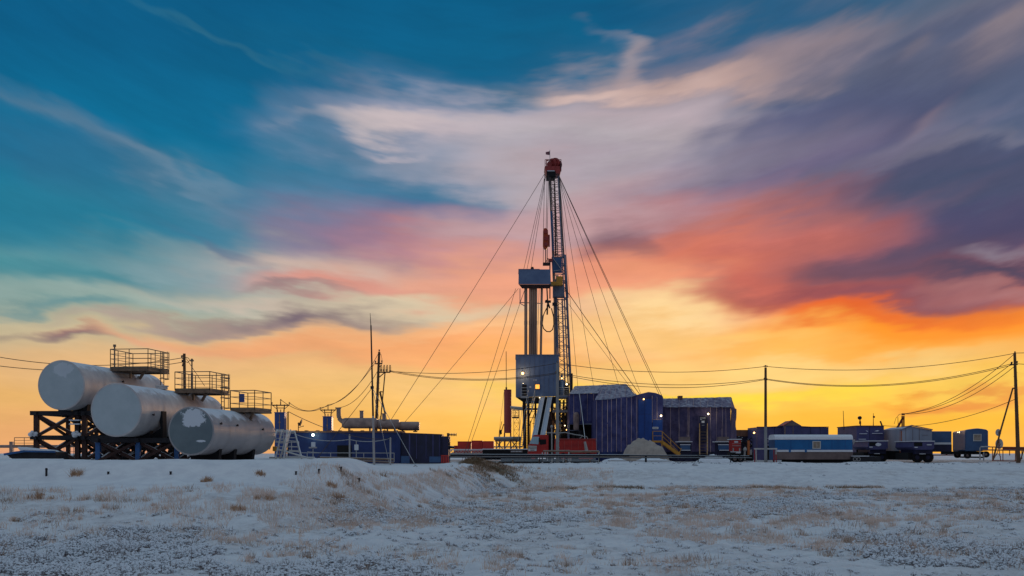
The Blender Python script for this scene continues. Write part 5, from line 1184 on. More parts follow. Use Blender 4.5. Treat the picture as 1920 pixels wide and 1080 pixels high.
m = MB(); m.tube(P(1087, 830, d+.2), P(1087, 807, d+.2), .35, 14); m.pbox(1072, 1078, 808, 846, d+.4, .8); m.tube(P(1081, 846, d), P(1081, 807, d), .07, 8); m.build('pump_unit', M_dark, t)
# hall two: big pleated block
d = 126
t = thing('tarpaulin_hall', 'large pleated purple-blue tarpaulin hall with pale vertical seams and frosted hipped roof', 'tarpaulin hall', (X(1155, d), d+3, 0), 'tarpaulin halls')
m = MB(); L0 = X(1195, d)-X(1117, d)
pt = tarp_wall(m, (X(1117, d), d, 0), (X(1195, d), d-1.0, 0), -.1, Zp(749.5, d), Zp(742, d-1), 64, 18, .17, 4., skirt=.17)
m.add([(X(1117, d), d+.1, 0), (X(1117, d), d+7, 0), (X(1117, d), d+7, Zp(749, d)), (X(1117, d), d+.1, Zp(749, d))], [(0, 1, 2, 3)])
m.build('wall', [M_tarp, M_tarpb], t, smooth=True)
seams(t, pt, (.02, .155, .28, .37, .49, .60, .73, .84, .965), L0, .16)
m = MB(); roof_sheet(m, P(1115.5, 750, d-.3), P(1172, 747, d-.6), P(1128, 722, d+5.2), P(1174, 719.8, d+5.2), 60, 20, .12, 5.); roof_sheet(m, P(1172, 747, d-.6), P(1193.5, 741, d-1.4), P(1174, 719.8, d+5.2), P(1174.5, 719.8, d+5.2), 24, 20, .1, 6.)
m.add([P(1193.5, 741, d-1.4), P(1174, 719.8, d+5.2), P(1196, 742, d+6)], [(0, 1, 2)]); m.build('roof', M_roof, t, smooth=True)
m = MB()
for k in range(6):
    a = P(1122+k*10, 748.6-k*.4, d-.45); b = P(1132+k*8, 723-k*.3, d+4.9); m.beam(a+Vector((0, 0, .12)), b+Vector((0, 0, .2)), .035)
m.build('roof_tape', M_seam, t, each=True)
# hall three: gabled door block
d = 125
t = thing('tarpaulin_hall', 'narrow gabled tarpaulin hall with a tall plain blue double door', 'tarpaulin hall', (X(1218, d), d+3, 0), 'tarpaulin halls')
gab = [(1189.5, 826), (1189.5, 741.5), (1203, 738), (1216, 734.8), (1229, 736.5), (1241, 741), (1243.5, 744), (1243.5, 866), (1189.5, 866)]
m = MB(); m.prism([P(px, py, d) for px, py in gab][::-1], (0, 6.5, 0)); m.build('wall', M_tarp, t, bevel=.08)
m = MB(); m.pbox(1197, 1222.5, 748, 828, d-.12, .12); o = m.build('double_door', M_hatch, t, bevel=.02)
m = MB(); m.pbox(1208.6, 1209.2, 749, 828, d-.14, .02); m.pbox(1197, 1222, 776, 776.8, d-.14, .02); m.build('door_joint', M_navy, o, each=True)
m = MB(); m.pbox(1196, 1243, 826, 866, d-.05, .05); m.build('skirt', M_tarpb, t)
m = MB()
for px, y0, y1 in ((1194, 744, 826), (1222.9, 742, 792), (1232, 744, 788)): m.pbox(px-.5, px+.5, y0, y1, d-.04, .03)
m.pbox(1224, 1240, 786.3, 786.9, d-.04, .03); m.build('seam_tape', M_seam, t, each=True)
m = MB(); m.pbox(1224, 1242, 787.5, 826, d-.1, .1); o = m.build('door', M_hatch, t)
m = MB(); m.pbox(1223.5, 1234.5, 800.5, 804.5, d-.16, .05); s_ = m.build('sign', M_sign, o)
m = MB()
for k in range(6): m.pbox(1225+k*1.5, 1226+k*1.5, 801.8, 803.3, d-.17, .01)
m.build('lettering', M_ltr, s_)
lamp(1207, 748.5, d-.5, .12, 12, t, M_ycar); lamp(1239.5, 779.5, d-.5, .16, 50, t, M_lampw, WHT)
# hall four: faded long hall
d = 128
t = thing('tarpaulin_hall', 'long faded purple tarpaulin hall with wrinkled frosted roof and a numbered door', 'tarpaulin hall', (X(1310, d), d+4, 0), 'tarpaulin halls')
m = MB(); L0 = X(1371, d)-X(1240, d)
pt = tarp_wall(m, (X(1238, d), d, 0), (X(1370, d), d, 0), -.1, Zp(762.5, d), Zp(762.5, d), 80, 16, .2, 9., skirt=.2)
pt2 = tarp_wall(m, (X(1370, d), d, 0), (X(1381, d+7), d+7, 0), -.1, Zp(762.5, d), Zp(762.5, d), 14, 12, .14, 11., skirt=.2)
m.build('wall', [M_tarp2, M_dkblue], t, smooth=True)
seams(t, pt, (.145, .265, .385, .41, .40), L0, .25); seams(t, pt, (.71, .80, .88, .93), L0, .18); seams(t, pt2, (.5,), 7, .2)
m = MB(); roof_sheet(m, P(1236, 763.5, d-.4), P(1370.5, 763.5, d-.4), P(1240, 747.5, d+2.6), P(1371, 744.5, d+2.6), 120, 18, .20, 12.); roof_sheet(m, P(1240, 747.5, d+2.6), P(1371, 744.5, d+2.6), P(1245, 748, d+7), P(1373, 748, d+7), 20, 2, .1, 13.)
m.add([P(1370.5, 763.5, d-.4), P(1379, 768, d+7), P(1371, 744.5, d+2.6)], [(0, 1, 2)]); m.build('roof', M_roof, t, smooth=True)
m = MB()
for k in range(10):
    px = 1246+k*13.4; m.beam(P(px, 763.2, d-.52), P(px+1.5, 747, d+2.4)+Vector((0, 0, .1)), .04)
m.build('roof_tape', M_seam, t, each=True)
m = MB(); m.pbox(1272.5, 1280, 742, 748.5, d+2, 1); m.build('chimney', M_brn, t)
m = MB(); m.pbox(1311, 1327, 780, 828, d-.35, .2); do = m.build('door', M_dkblue, t)
m = MB(); m.pbox(1310, 1311, 779.5, 828, d-.38, .22); m.pbox(1327, 1328, 779.5, 828, d-.38, .22); m.pbox(1310, 1328, 779, 780, d-.38, .22); m.build('door_frame', M_tarp2, do)
m = MB(); m.pbox(1315.5, 1321, 789, 793, d-.4, .05); m.build('sign', M_sign, do)
m = MB()
for k, w in enumerate((1313, 1315.6, 1318.2, 1320.8)): m.pbox(w, w+1.9, 782.5, 783.2, d-.4, .04); m.pbox(w, w+.6, 782.5, 785.2, d-.4, .04); m.pbox(w, w+1.9, 784.8, 785.3, d-.4, .04)
m.pbox(1313, 1316, 786.3, 787.2, d-.4, .04); m.pbox(1316, 1321, 797, 797.5, d-.4, .04); m.build('door_lettering', M_sign, do)
lamp(1328, 776, d-.6, .15, 60, t, M_lampw, WHT)
t = thing('hall_steps', 'steep pale wooden steps climbing to the door of the faded hall', 'stairs', (X(1319, d-2), d-2, 0))
m = MB(); a0, a1, b0, b1 = P(1312, 852, d-4), P(1326, 852, d-4), P(1312, 806, d-1), P(1326, 806, d-1)
m.beam(a0, b0, .09, .16); m.beam(a1, b1, .09, .16); m.build('stringer', M_yel, t, each=True)
m = MB()
for k in range(8): m.beam(a0.lerp(b0, (k+.3)/8), a1.lerp(b1, (k+.3)/8), .26, .05)
m.build('tread', M_plank, t, each=True)
m = MB(); m.tube(b0, P(1311.5, 794, d-1), .05, 6); m.tube(b1, P(1326.5, 794, d-1), .05, 6); m.tube(P(1311.5, 794, d-1), P(1311, 845, d-4), .03, 6); m.tube(P(1326.5, 794, d-1), P(1327, 845, d-4), .03, 6); m.build('handrail', M_yel, t, each=True)
# blue skids in front of it
def skid(px, w, lab):
    dd = 118; t = thing('equipment_skid', lab, 'skid', (X(px, dd), dd, 0), 'dark blue skids before the faded hall')
    m = MB(); m.pbox(px-w*.5, px+w*.5, 829, 862, dd, 1.4); m.build('body', M_dkblue, t, bevel=.04)
    m = MB(); m.pbox(px-w*.5-3, px+w*.5+2, 827.6, 829, dd-.3, 1.8); m.pbox(px-w*.42, px+w*.42, 833, 834.4, dd-.15, .4); m.pbox(px-w*.3, px+w*.42, 843.5, 844.8, dd-.4, .5); m.build('snow_ledge', M_snow, t, each=True)
    m = MB(); m.pbox(px-w*.4, px+w*.4, 834.5, 843.3, dd-.12, .12); m.build('front_panel', M_wag2, t)
    m = MB(); m.pbox(px-w*.4, px+w*.4, 819, 827.6, dd+.1, .8); m.build('top_box', M_skirt, t)
skid(1285, 23, 'dark blue snowy skid left of the pale wooden steps'); skid(1357, 25, 'dark blue snowy skid right of the pale wooden steps')
# yellow stairs
dd = 114; t = thing('yellow_stairs', 'yellow steel stairs with landing going down to the right of the gabled hall', 'stairs', (X(1250, dd), dd, 0))
m = MB(); a, b = P(1242, 829, dd), P(1275, 853, dd)
m.beam(a, b, .10, .32); m.build('stringer', M_yel, t)
m = MB(); m.beam(a+Vector((0, .9, 0)), b+Vector((0, .9, 0)), .10, .32); m.build('stringer', M_yel, t)
m = MB()
for k in range(8): q = a.lerp(b, (k+.5)/8); m.box(q.x-.14, q.x+.14, dd, dd+.9, q.z+.1, q.z+.14)
m.build('tread', M_yel, t, each=True)
m = MB(); m.pbox(1224, 1243, 826, 829.5, dd, 1.0); m.build('landing', M_yel, t)
m = MB(); rails(m, [P(1224, 826, dd), P(1241.5, 826, dd)], 1.05, .035, 1, step=1.0, toe=0)
for f_ in (0, .48, .96): q = a.lerp(b, f_)+Vector((0, 0, .15)); m.tube(q, q+Vector((.25 if f_ > .9 else 0, 0, .95 if f_ < .9 else .55)), .035, 6)
m.tube(P(1241.5, 809, dd), P(1277, 843, dd), .035, 6); m.tube(P(1241.5, 817, dd), P(1273, 848, dd), .028, 6); m.tube(P(1277, 843, dd), P(1272, 851, dd), .03, 6); m.build('handrail', M_yel, t)
m = MB(); m.beam(P(1226, 829, dd), P(1226, 862, dd), .1); m.beam(P(1241, 829, dd), P(1241, 862, dd), .1); m.build('leg', M_yel, t, each=True)
# beige cover heap
def heap(name, label, cat, px, pyb, w, h, d_, depth, m_, seed, sharp=1.3, bumpy=.16):
    m = MB(); nx, ny = 54, 22; x0, x1 = X(px-w/2, d_), X(px+w/2, d_); zb = Zp(pyb, d_)-.1; hh = h/F*d_+.1; vs = []
    for j in range(ny+1):
        for i in range(nx+1):
            u, v = i/nx*2-1, j/ny*2-1
            r = 1-min(1, abs(u)**(2.2*sharp)*.999+abs(v)**2.4*.999); hgt = r**.75 if r > 0 else 0
            x = x0+(x1-x0)*i/nx; y = d_+depth*j/ny; q = Vector((x, y, seed))
            f_ = 1+bumpy*(mnoise.noise(q*1.2)+.6*mnoise.noise(q*3.1))+.05*math.sin(x*5+y*3)*hgt
            vs.append((x, y, zb+hh*hgt*f_*(1-.16*u)))
    k = nx+1; m.add(vs, [(j*k+i, j*k+i+1, (j+1)*k+i+1, (j+1)*k+i) for j in range(ny) for i in range(nx)])
    return tag(m.build(name, m_, smooth=True), label, cat)
heap('covered_heap', 'beige cloth-covered heap in front of the gabled hall', 'covered heap', 1215, 862, 90, 37, 109, 4.5, M_cover, 3.1, 1.15, .22)
for px, w, h, dd, lab in ((1157, 60, 7, 103, 'small cleared snow heap left of the beige covered heap'), (1230, 90, 7.5, 100, 'low snow heap below the beige covered heap'), (1345, 74, 12, 101, 'larger cleared snow heap below the wooden steps')):
    o = heap('snow_heap', lab, 'snow heap', px, 867, w, h, dd, 3, M_snow, px*.1, .8, .5); o['group'] = 'cleared snow heaps along the pad rail'
# red pump unit
dd = 112; t = thing('fire_pump_unit', 'small boxy red unit with snowy top beside the faded hall corner', 'pump unit', (X(1381, dd), dd, 0))
m = MB(); m.pbox(1372, 1389.5, 824.5, 846, dd, 1.5); m.build('body', M_red, t, bevel=.05)
m = MB(); m.pbox(1370, 1391, 823, 824.6, dd-.08, 1.7); m.pbox(1373, 1389, 846.5, 850, dd-.4, .8); m.build('snow_cap', M_snow, t, each=True)
m = MB(); m.pbox(1377, 1384, 827, 830, dd-.05, .05); m.build('plate', M_sign, t); m = MB(); m.pbox(1373, 1389, 835.3, 836.4, dd-.06, .06); m.pbox(1373, 1389, 831.6, 832.2, dd-.04, .04); m.build('trim', M_galv, t, each=True)
for px in (1374, 1386): m = MB(); m.pbox(px, px+2, 840, 848, dd-.15, .15); m.build('bracket', M_galv, t)
m = MB(); m.pbox(1369, 1380, 848, 868, dd-2, 1.6); m.pbox(1380, 1392, 851, 865, dd-1.4, 1.4); m.build('chassis', M_black, t)
for px in (1378, 1388): m = MB(); m.wheel(P(px, 860, dd-2.1), .42, .25, n=20); w_ = m.build('wheel', M_tyre, t); m = MB(); m.wheel(P(px, 860, dd-2.25), .2, .05, n=12); m.build('rim', M_skirt, w_)
dd = 116; t = thing('pipe_manifold', 'cluttered small manifold with an orange post between red unit and blue block', 'manifold', (X(1402, dd), dd, 0))
m = MB(); m.beam(P(1403.5, 826, dd), P(1403.5, 853, dd), .24); m.build('orange_post', M_oran, t)
m = MB(); m.tube(P(1396, 862, dd), P(1397, 838, dd), .12, 8); m.ball(P(1397, 843, dd), .24, 8); m.pbox(1405, 1410, 843, 853, dd, .5); m.build('valve', M_galv, t)
m = MB(); m.pbox(1392, 1412, 848, 864, dd+.5, 1.5); m.build('base', M_black, t)
# ------------------------------------------------------------------ dark blue flat blocks behind
d = 150
t = thing('site_block', 'wide dark violet flat-roofed block with a small gabled porch behind the bright blue wagon', 'building', (X(1485, d), d+4, 0), 'violet-blue site blocks')
m = MB(); m.prism([P(1419.5, 801, d), P(1419.5, 866, d), P(1553.5, 866, d), P(1553.5, 801.5, d), P(1500, 798.8, d), P(1462, 799, d)], (0, 6, 0)); m.build('wall', M_pur, t)
m = MB(); m.prism([P(1405, 808, d+7), P(1419.4, 801, d-.02), P(1419.4, 866, d-.02), P(1405, 866, d+7)], (.02, .02, 0)); m.build('side_wall', M_brn, t)
m = MB()
for px in (1435, 1452, 1470.5, 1520, 1538): m.pbox(px-.3, px+.3, 802, 850, d-.04, .04)
m.pbox(1419, 1554, 799.9, 801.2, d-.1, .1); m.build('panel_rib', M_dkblue, t, each=True)
m = MB(); m.prism([P(1470, 798, d-1), P(1486, 788.3, d-1), P(1502.5, 798, d-1)], (0, 4, 0)); g_ = m.build('gable', M_skirt, t)
m = MB(); m.prism([P(1460.5, 798.5, d+2), P(1469.5, 798, d-1.1), P(1486, 788, d-1.1), P(1480, 791.5, d+2)], (0, .05, .08)); m.build('gable_roof', M_redv, g_)
m = MB(); m.pbox(1470, 1502.5, 798, 862, d-.9, .9); p_ = m.build('porch', M_pur, t); m = MB(); m.pbox(1470.5, 1473, 799, 840, d-.95, .05); m.pbox(1486.6, 1487.8, 799, 830, d-.95, .05); m.build('porch_post', M_skirt, p_, each=True)
lamp(1414, 811.5, d-.8, .18, 60, t, M_ycar)
t = thing('site_block', 'low dark block with brown upper band between faded hall and violet block', 'building', (X(1395, 156), 156, 0), 'violet-blue site blocks')
m = MB(); m.pbox(1374, 1412, 806, 866, 156, 5); m.build('wall', M_dkblue, t); m = MB(); m.pbox(1374, 1412, 806, 818, 155.9, .1); m.build('band', M_brn, t)
m = MB()
for k in range(14): m.tube(P(1381+rng.random()*38, 818+rng.random()*20, 153), P(1381+rng.random()*38, 832+rng.random()*22, 153.5), .09, 6)
m.build('pipework', M_dark, t)
t = thing('equipment_rack', 'small rack of snow-lined bars between bare pole and bright blue wagon', 'rack', (X(1443, 110), 110, 0))
m = MB()
for px in (1438, 1450): m.beam(P(px, 822, 110), P(px, 866, 110), .1)
m.pbox(1440, 1450, 836, 862, 110.3, .8); m.build('frame', M_dark, t)
m = MB()
for y in (821.5, 826.3, 828.3, 834): m.pbox(1440 if y < 830 else 1438, 1451, y, y+.7, 109.8, .4)
m.build('snow_bar', M_snow, t, each=True)
# ------------------------------------------------------------------ bright blue wagon
def barrel_wagon(px0, px1, y_roof, y_eave, y_low0, y_low1, y_bot, d_, depth, mtl, lab, group, win=None, skirt=True):
    t = thing('site_wagon', lab, 'wagon', (X((px0+px1)/2, d_), d_+depth/2, 0), group)
    ye, zt, zb = Zp(y_eave, d_), Zp(y_roof, d_), Zp(y_low0, d_)
    m = MB(); x0, x1 = X(px0, d_), X(px1, d_); m.box(x0, x1, d_, d_+depth, zb, ye); m.build('body', mtl, t, bevel=.03)
    m = MB(); prof = [(x0-.03, d_-.05+depth/2*(1-math.cos(u)), ye+(zt-ye)*math.sin(u)) for u in np.linspace(0, math.pi, 15)]; prof = [(p[0], d_-.06+(depth+.12)*(1-math.copysign(abs(math.cos(u))**.6, math.cos(u)))/2, ye+(zt-ye)*abs(math.sin(u))**.55) for p, u in zip(prof, np.linspace(0, math.pi, 15))]
    m.prism(prof[::-1], (x1-x0+.06, 0, 0)); m.build('roof', M_snow, t, smooth=True)
    if skirt:
        m = MB(); m.box(x0, x1, d_-.03, d_+depth, Zp(y_bot, d_), Zp(y_low1, d_)); m.build('skirt', M_skirt, t)
        m = MB(); m.box(x0+.2, x1, d_-.09, d_+depth, Zp(y_low1, d_), Zp(y_low0, d_)); m.build('snow_ledge', M_snow, t)
    if win:
        a, b, c, e = win; m = MB()
        for q in ((a, a+1.6, c, e), (b-1.6, b, c, e), (a+1.6, b-1.6, c, c+1.6), (a+1.6, b-1.6, e-1.6, e)): m.pbox(*q, d_-.06, .1)
        w_ = m.build('window', M_frame, t); m = MB(); m.pbox(a+1.6, b-1.6, c+1.6, e-1.6, d_-.02, .06); m.build('pane', M_curt, w_); m = MB(); m.pbox((a+b)/2-.2, (a+b)/2+.2, c+1.6, e-1.6, d_-.04, .03); m.build('sash', M_frame, w_)
    return t
t = barrel_wagon(1453.5, 1598.5, 814.5, 824.2, 843.5, 847.3, 861.5, 107, 2.6, M_wag, 'bright blue wagon with snowy roof, curtained window and grey skirt beside the bare pole', 'blue site wagons', win=(1523.5, 1539, 827, 841.6))
m = MB()
for px in (1483, 1517, 1560, 1585): m.pbox(px-.2, px+.2, 825, 843, 106.97, .05)
m.build('panel_joint', M_navy2, t, each=True)
m = MB(); m.pbox(1479, 1483, 843, 848, 106.9, .2); m.pbox(1509, 1513, 843, 848, 106.9, .2); m.build('drain_cap', M_wag, t, each=True)
m = MB(); m.pbox(1452.2, 1453.6, 817, 862, 107.2, 2.2); m.build('end_wall', M_wag2, t)
m = MB(); m.pbox(1475, 1597, 861, 867.5, 107.3, 2); m.build('shadow_gap', M_black, t)  # solid black box painted in as the shade under the wagon
m = MB(); m.prism([P(1599, 831, 107.4), P(1603.5, 824, 107.4), P(1603.5, 828, 107.4), P(1600, 834, 107.4)], (0, .8, 0)); m.build('side_step', M_galv, t)
# white and red barrier gate
dd = 101; t = thing('barrier_frame', 'white and red goal-shaped barrier frame around the foot of the bare pole', 'barrier', (X(1436, dd), dd, 0))
m = MB(); m.beam(P(1414, 841.5, dd), P(1457, 841.5, dd), .14); m.build('top_beam', M_white, t)
M_rdp = mat('red barrier paint', (176, 62, 70), .7, var=.3)
for px in (1414.6, 1417.4, 1451, 1455):
    m = MB(); m.beam(P(px, 842, dd), P(px, 852, dd), .09); m.build('upper_leg', M_white if px in (1417.4, 1455) else M_rdp, t)
    m = MB(); m.beam(P(px+(.3 if px < 1430 else 0), 852, dd), P(px+.6, 868, dd), .09); m.build('lower_leg', M_rdp if px != 1417.4 else M_white, t)
# ------------------------------------------------------------------ right hand group
d = 118
t = thing('site_block', 'tall violet-blue container block carrying antennas, right of the bright blue wagon', 'building', (X(1625, d), d+2, 0), 'violet-blue site blocks')
m = MB(); m.pbox(1606.5, 1657.5, 799, 866, d, 7); m.build('front', M_pur, t, bevel=.03)
m = MB(); m.prism([P(1573.5, 805.5, d+12), P(1606.2, 799.3, d+.05), P(1606.2, 866, d+.05), P(1573.5, 866, d+12)], (.1, .1, 0)); s_ = m.build('side_wall', M_skirt, t)
m = MB(); m.beam(P(1597, 802, d+2.5), P(1597, 830, d+2.5), .2); m.build('side_post', M_rail, s_)
m = MB(); m.pbox(1606, 1658, 797.8, 799.2, d-.1, 7.2); m.build('roof_edge', M_brn, t)
m = MB()
for a_, b_, y in ((1612, 1626, 812.8), (1636, 1655, 812.2), (1611, 1624, 823), (1615, 1627, 846), (1617, 1622, 848)): m.pbox(a_, b_, y, y+.9, d-.2, .2)
m.prism([P(1623, 807, d-.02), P(1628, 808.5, d-.02), P(1626, 809.5, d-.02)], (0, -.05, 0)); m.prism([P(1639, 808.5, d-.02), P(1645, 806.5, d-.02), P(1649, 807.5, d-.02), P(1645, 809, d-.02)], (0, -.05, 0)); m.build('snow_ledge', M_snow, t, each=True)
m = MB(); m.pbox(1606.4, 1658, 834, 866, d-.15, .15); m.build('lower_wall', M_black, t)
m = MB(); m.pbox(1630.5, 1631.1, 800, 834, d-.04, .04); m.pbox(1607, 1657, 833, 834, d-.1, .1); m.build('panel_rib', M_dkblue, t, each=True)
for spec, lab, nm in (((1582.5, 806, 1581, 770), 'thin whip antenna above the left end of the antenna block', 'whip_antenna'), ((1637.5, 798, 1637.5, 775), 'thin antenna with a small box above the antenna block', 'whip_antenna')):
    m = MB(); a, b = P(spec[0], spec[1], d+3), P(spec[2], spec[3], d+3); m.tube(a, b, .05, 6, .03); t2 = thing(nm, lab, 'antenna', a, 'rooftop antennas'); m.build('whip', M_dark, t2)
    if spec[0] > 1600: m = MB(); q = a.lerp(b, .7); m.box(q.x-.02, q.x+.16, q.y-.1, q.y+.1, q.z-.1, q.z+.12); m.build('box', M_dark, t2)
t2 = thing('round_antenna', 'round drum antenna on a short mast above the antenna block', 'antenna', P(1613, 798, d+3), 'rooftop antennas')
m = MB(); m.tube(P(1613.4, 799, d+3), P(1612.4, 786, d+3), .07, 8); m.tube(P(1612.8, 795, d+3), P(1612.6, 790, d+3), .12, 8); m.build('mast', M_dark, t2)
m = MB(); m.wheel(P(1612, 783.5, d+3), .21, .25, n=18); m.ball(P(1612, 780.8, d+3), .06, 6); m.build('drum', M_dark, t2)
t2 = thing('tilted_post', 'short tilted post leaning left on the antenna block roof edge', 'post', P(1654, 798, d+3)); m = MB(); m.beam(P(1654, 798.5, d+3), P(1650.5, 789.5, d+3), .14); m.build('post', M_dark, t2)
def truck_rear(px0, px1, y0, lab, d_, plate):
    t = thing('parked_truck', lab, 'truck', (X((px0+px1)/2, d_), d_, 0), 'dark blue trucks seen from behind')
    w = px1-px0; m = MB(); m.prism([P(px0+2, y0, d_), P(px1, y0, d_), P(px1, y0+13, d_), P(px1-4, y0+16, d_), P(px0+6, y0+16, d_), P(px0+.6, y0+11, d_)][::-1], (0, 5, 0)); b_ = m.build('box_body', M_pur, t, bevel=.04)
    m = MB(); m.pbox(px0, px1+1, y0-1, y0+.4, d_-.08, 5.1); m.build('snow_edge', M_snow, b_)
    m = MB()
    if plate == 0:
        k = 22; m.prism([P(px0+w*.52+w*.13*(1+.25*mnoise.noise(Vector((math.cos(2*math.pi*i/k)*3, math.sin(2*math.pi*i/k)*3, 1))))*math.cos(2*math.pi*i/k)*1.1, y0+6.5+3.0*(1+.3*mnoise.noise(Vector((math.cos(2*math.pi*i/k)*3, math.sin(2*math.pi*i/k)*3, 4))))*math.sin(2*math.pi*i/k), d_-.02) for i in range(k)], (0, -.04, 0)); m.build('snow_patch', M_snow, b_)
    else: m.pbox(px0+w*.66, px0+w*.88, y0+5.5, y0+7.4, d_-.05, .05); m.build('plate', M_sign, b_)
    m = MB(); m.pbox(px0+3, px0+w*.45, y0+2, y0+9, d_-.03, .03); m.build('rear_window', M_black, b_)
    m = MB(); m.pbox(px0+w*.12, px1-w*.1, y0+14, y0+24, d_+.4, 4); m.build('chassis', M_dkblue, t)
    m = MB(); m.pbox(px0-w*.2, px1-w*.08, y0+21, y0+35, d_+1, 3.6); m.build('underbody', M_black, t)
    m = MB(); m.pbox(px0+w*.1, px0+w*.24, y0+10.5, y0+12, d_-.1, .1); m.pbox(px0+w*.34, px0+w*.6, y0+23, y0+24, d_+.2, .2); m.pbox(px0+w*.1, px0+w*.3, y0+31, y0+31.8, d_+.8, .2); m.build('snow_bit', M_snow, t, each=True)
    for px in (px0+w*.22, px1-w*.3):
        m = MB(); m.wheel(P(px, y0+30, d_+.9), .56, .4, n=20); w_ = m.build('wheel', M_tyre, t); m = MB(); m.wheel(P(px, y0+30, d_+.68), .24, .06, n=12); m.build('rim', M_dkblue, w_)
truck_rear(1627, 1665, 827, 'dark blue truck with a snow patch, in front of the antenna block', 113, 0)
truck_rear(1711, 1752, 827.5, 'dark blue truck with a pale plate, in front of the white shed', 108, 1)
t = thing('small_generator', 'low dark machine with small wheels and a snow-lined bar right of the bright blue wagon', 'machine', (X(1612, 106), 106, 0))
m = MB(); m.pbox(1600, 1652, 856, 866, 106, 1.5); m.build('body', M_dark, t); m = MB(); m.pbox(1600, 1630, 854.5, 855.8, 105.9, .6); m.build('snow_bar', M_snow, t)
for px in (1603, 1610): 
    m = MB()
    for k in range(12):
        u, v = 2*math.pi*k/12, 2*math.pi*(k+1)/12; c = P(px, 861, 105.8); m.beam(c+Vector((.18*math.cos(u), 0, .18*math.sin(u))), c+Vector((.18*math.cos(v), 0, .18*math.sin(v))), .05)
    m.build('wheel', M_galv, t)
# white shed
d = 114
t = thing('white_shed', 'white gable-roofed sheet shed with an orange-lit corrugated side', 'shed', (X(1709, d), d+3, 0))
m = MB(); m.prism([P(1691.5, 846, d), P(1691.5, 803.8, d), P(1709, 799.2, d), P(1747.5, 806.6, d), P(1747.5, 846, d)][::-1], (0, 6, 0)); m.build('gable_wall', M_wsh, t)
m = MB(); m.prism([P(1667.5, 812, d+6), P(1691.3, 808, d), P(1691.3, 852, d), P(1667.5, 852, d+6)], (.08, .08, 0)); s_ = m.build('side_wall', M_oran, t)  # orange is sunset light painted onto the side of the white shed
m = MB()
for k in range(12): f_ = (k+.5)/12; a = P(1667.5, 812, d+6).lerp(P(1691.3, 808, d), f_); b = P(1667.5, 852, d+6).lerp(P(1691.3, 852, d), f_); m.beam(a-Vector((.05, .05, 0)), b-Vector((.05, .05, 0)), .09)
m.build('corrugation', M_oran, s_)
m = MB(); m.prism([P(1667, 812.3, d+6), P(1690.5, 806.8, d-.2), P(1709, 798.6, d-.2), P(1700, 800.5, d+6)], (0, .02, .10)); m.prism([P(1709, 798.6, d-.2), P(1749, 806.8, d-.2), P(1748, 806.5, d+6), P(1709, 798.8, d+6)], (0, 0, .12)); m.build('roof', M_roof, t, each=True)
m = MB()
for px in (1698.5, 1711.5, 1724): m.pbox(px-.25, px+.25, 803.5, 846, d-.04, .04)
m.pbox(1729, 1740, 815.5, 816, d-.04, .04); m.build('sheet_joint', M_skirt, t, each=True)
m = MB(); m.pbox(1669, 1749, 845.5, 862, d+1, 4); m.build('base', M_black, t)
t2 = thing('rooftop_gantry', 'braced two-post wire gantry above the white shed roof', 'gantry', P(1692, 800, d+4))
m = MB(); dd = d+4
for a_, b_, w in (((1691.5, 812, ), (1691.5, 780), .13), ((1694.8, 812), (1694.8, 780), .13), ((1678, 809), (1691.8, 784), .13), ((1681, 808), (1693.5, 784), .10), ((1685, 798), (1688, 795), .08), ((1691, 781.5), (1695.4, 781.5), .16), ((1691, 776.6), (1696, 776.6), .2), ((1684.5, 812), (1683.5, 782), .05)): m.beam(P(*a_, dd), P(*b_, dd), w)
m.build('frame', M_rstp, t2)
m = MB(); m.path([P(px, py, dd) for px, py in ((1690, 776.5), (1686, 777), (1680, 784), (1676.5, 795))], .025, 5); m.build('drop_wire', M_wire, t2)
for px in (1691.5, 1695): ins_at(t2, P(px, 779.5, dd), .18)
# dull blue wagon behind, and end-on blue trailer
d = 120
t = thing('site_wagon', 'dull blue raised wagon with a pale belt between white shed and end-on trailer', 'wagon', (X(1766, d), d+1.5, 0), 'blue site wagons')
m = MB(); m.pbox(1746, 1784.5, 808.5, 847, d, 2.8); m.build('body', M_wag2, t, bevel=.06)
m = MB(); m.pbox(1748, 1783.5, 829.6, 833.4, d-.06, .06); m.build('belt', M_sign, t); m = MB(); m.pbox(1746, 1784.6, 834, 847.2, d-.05, .05); m.build('lower_wall', M_dkblue, t)
m = MB(); m.pbox(1744, 1788, 852.3, 854.3, d, .5); m.build('sledge_beam', M_rstp, t)
for px in (1745.5, 1774.5): m = MB(); m.pbox(px, px+1.8, 847, 853, d, .2); m.build('leg', M_rstp, t)
m = MB(); m.pbox(1657, 1669, 808.5, 850, d+4, 2); tag(m.build('blue_cabin', M_wag2, bevel=.04), 'sliver of dull blue cabin between antenna block and white shed', 'cabin')
d = 108
t = thing('site_trailer', 'end-on dark blue rounded trailer with a white-framed window, near the dishes', 'trailer', (X(1830, d), d+3, 0))
prof = [(1811, 806), (1816, 805), (1826, 803.6), (1833, 803), (1841, 803.8), (1850, 805.2), (1853.3, 808), (1853.5, 845), (1811, 846)]
m = MB(); m.prism([P(px, py, d) for px, py in prof][::-1], (0, .3, 0)); f_ = m.build('end_wall', M_wag2, t, bevel=.08)
m = MB(); a = [P(1785.8, 809.5, d+6.2), P(1788, 808, d+6.2), P(1800, 806, d+3.2), P(1811.3, 805.6, d+.3), P(1811.3, 846, d+.3), P(1788, 846, d+5.9)]
m.prism([P(1785.8, 809.5, d+6.2), P(1811, 806, d+.02), P(1811, 846, d+.02), P(1785.8, 847, d+6.2)], (2.2, .6, 0)); m.build('body', M_wag2, t, bevel=.15)
m = MB()
for q in ((1825, 1826.2, 813.8, 827), (1839.2, 1840.4, 813.8, 827), (1826.2, 1839.2, 813.8, 815), (1826.2, 1839.2, 825.8, 827)): m.pbox(*q, d-.07, .1)
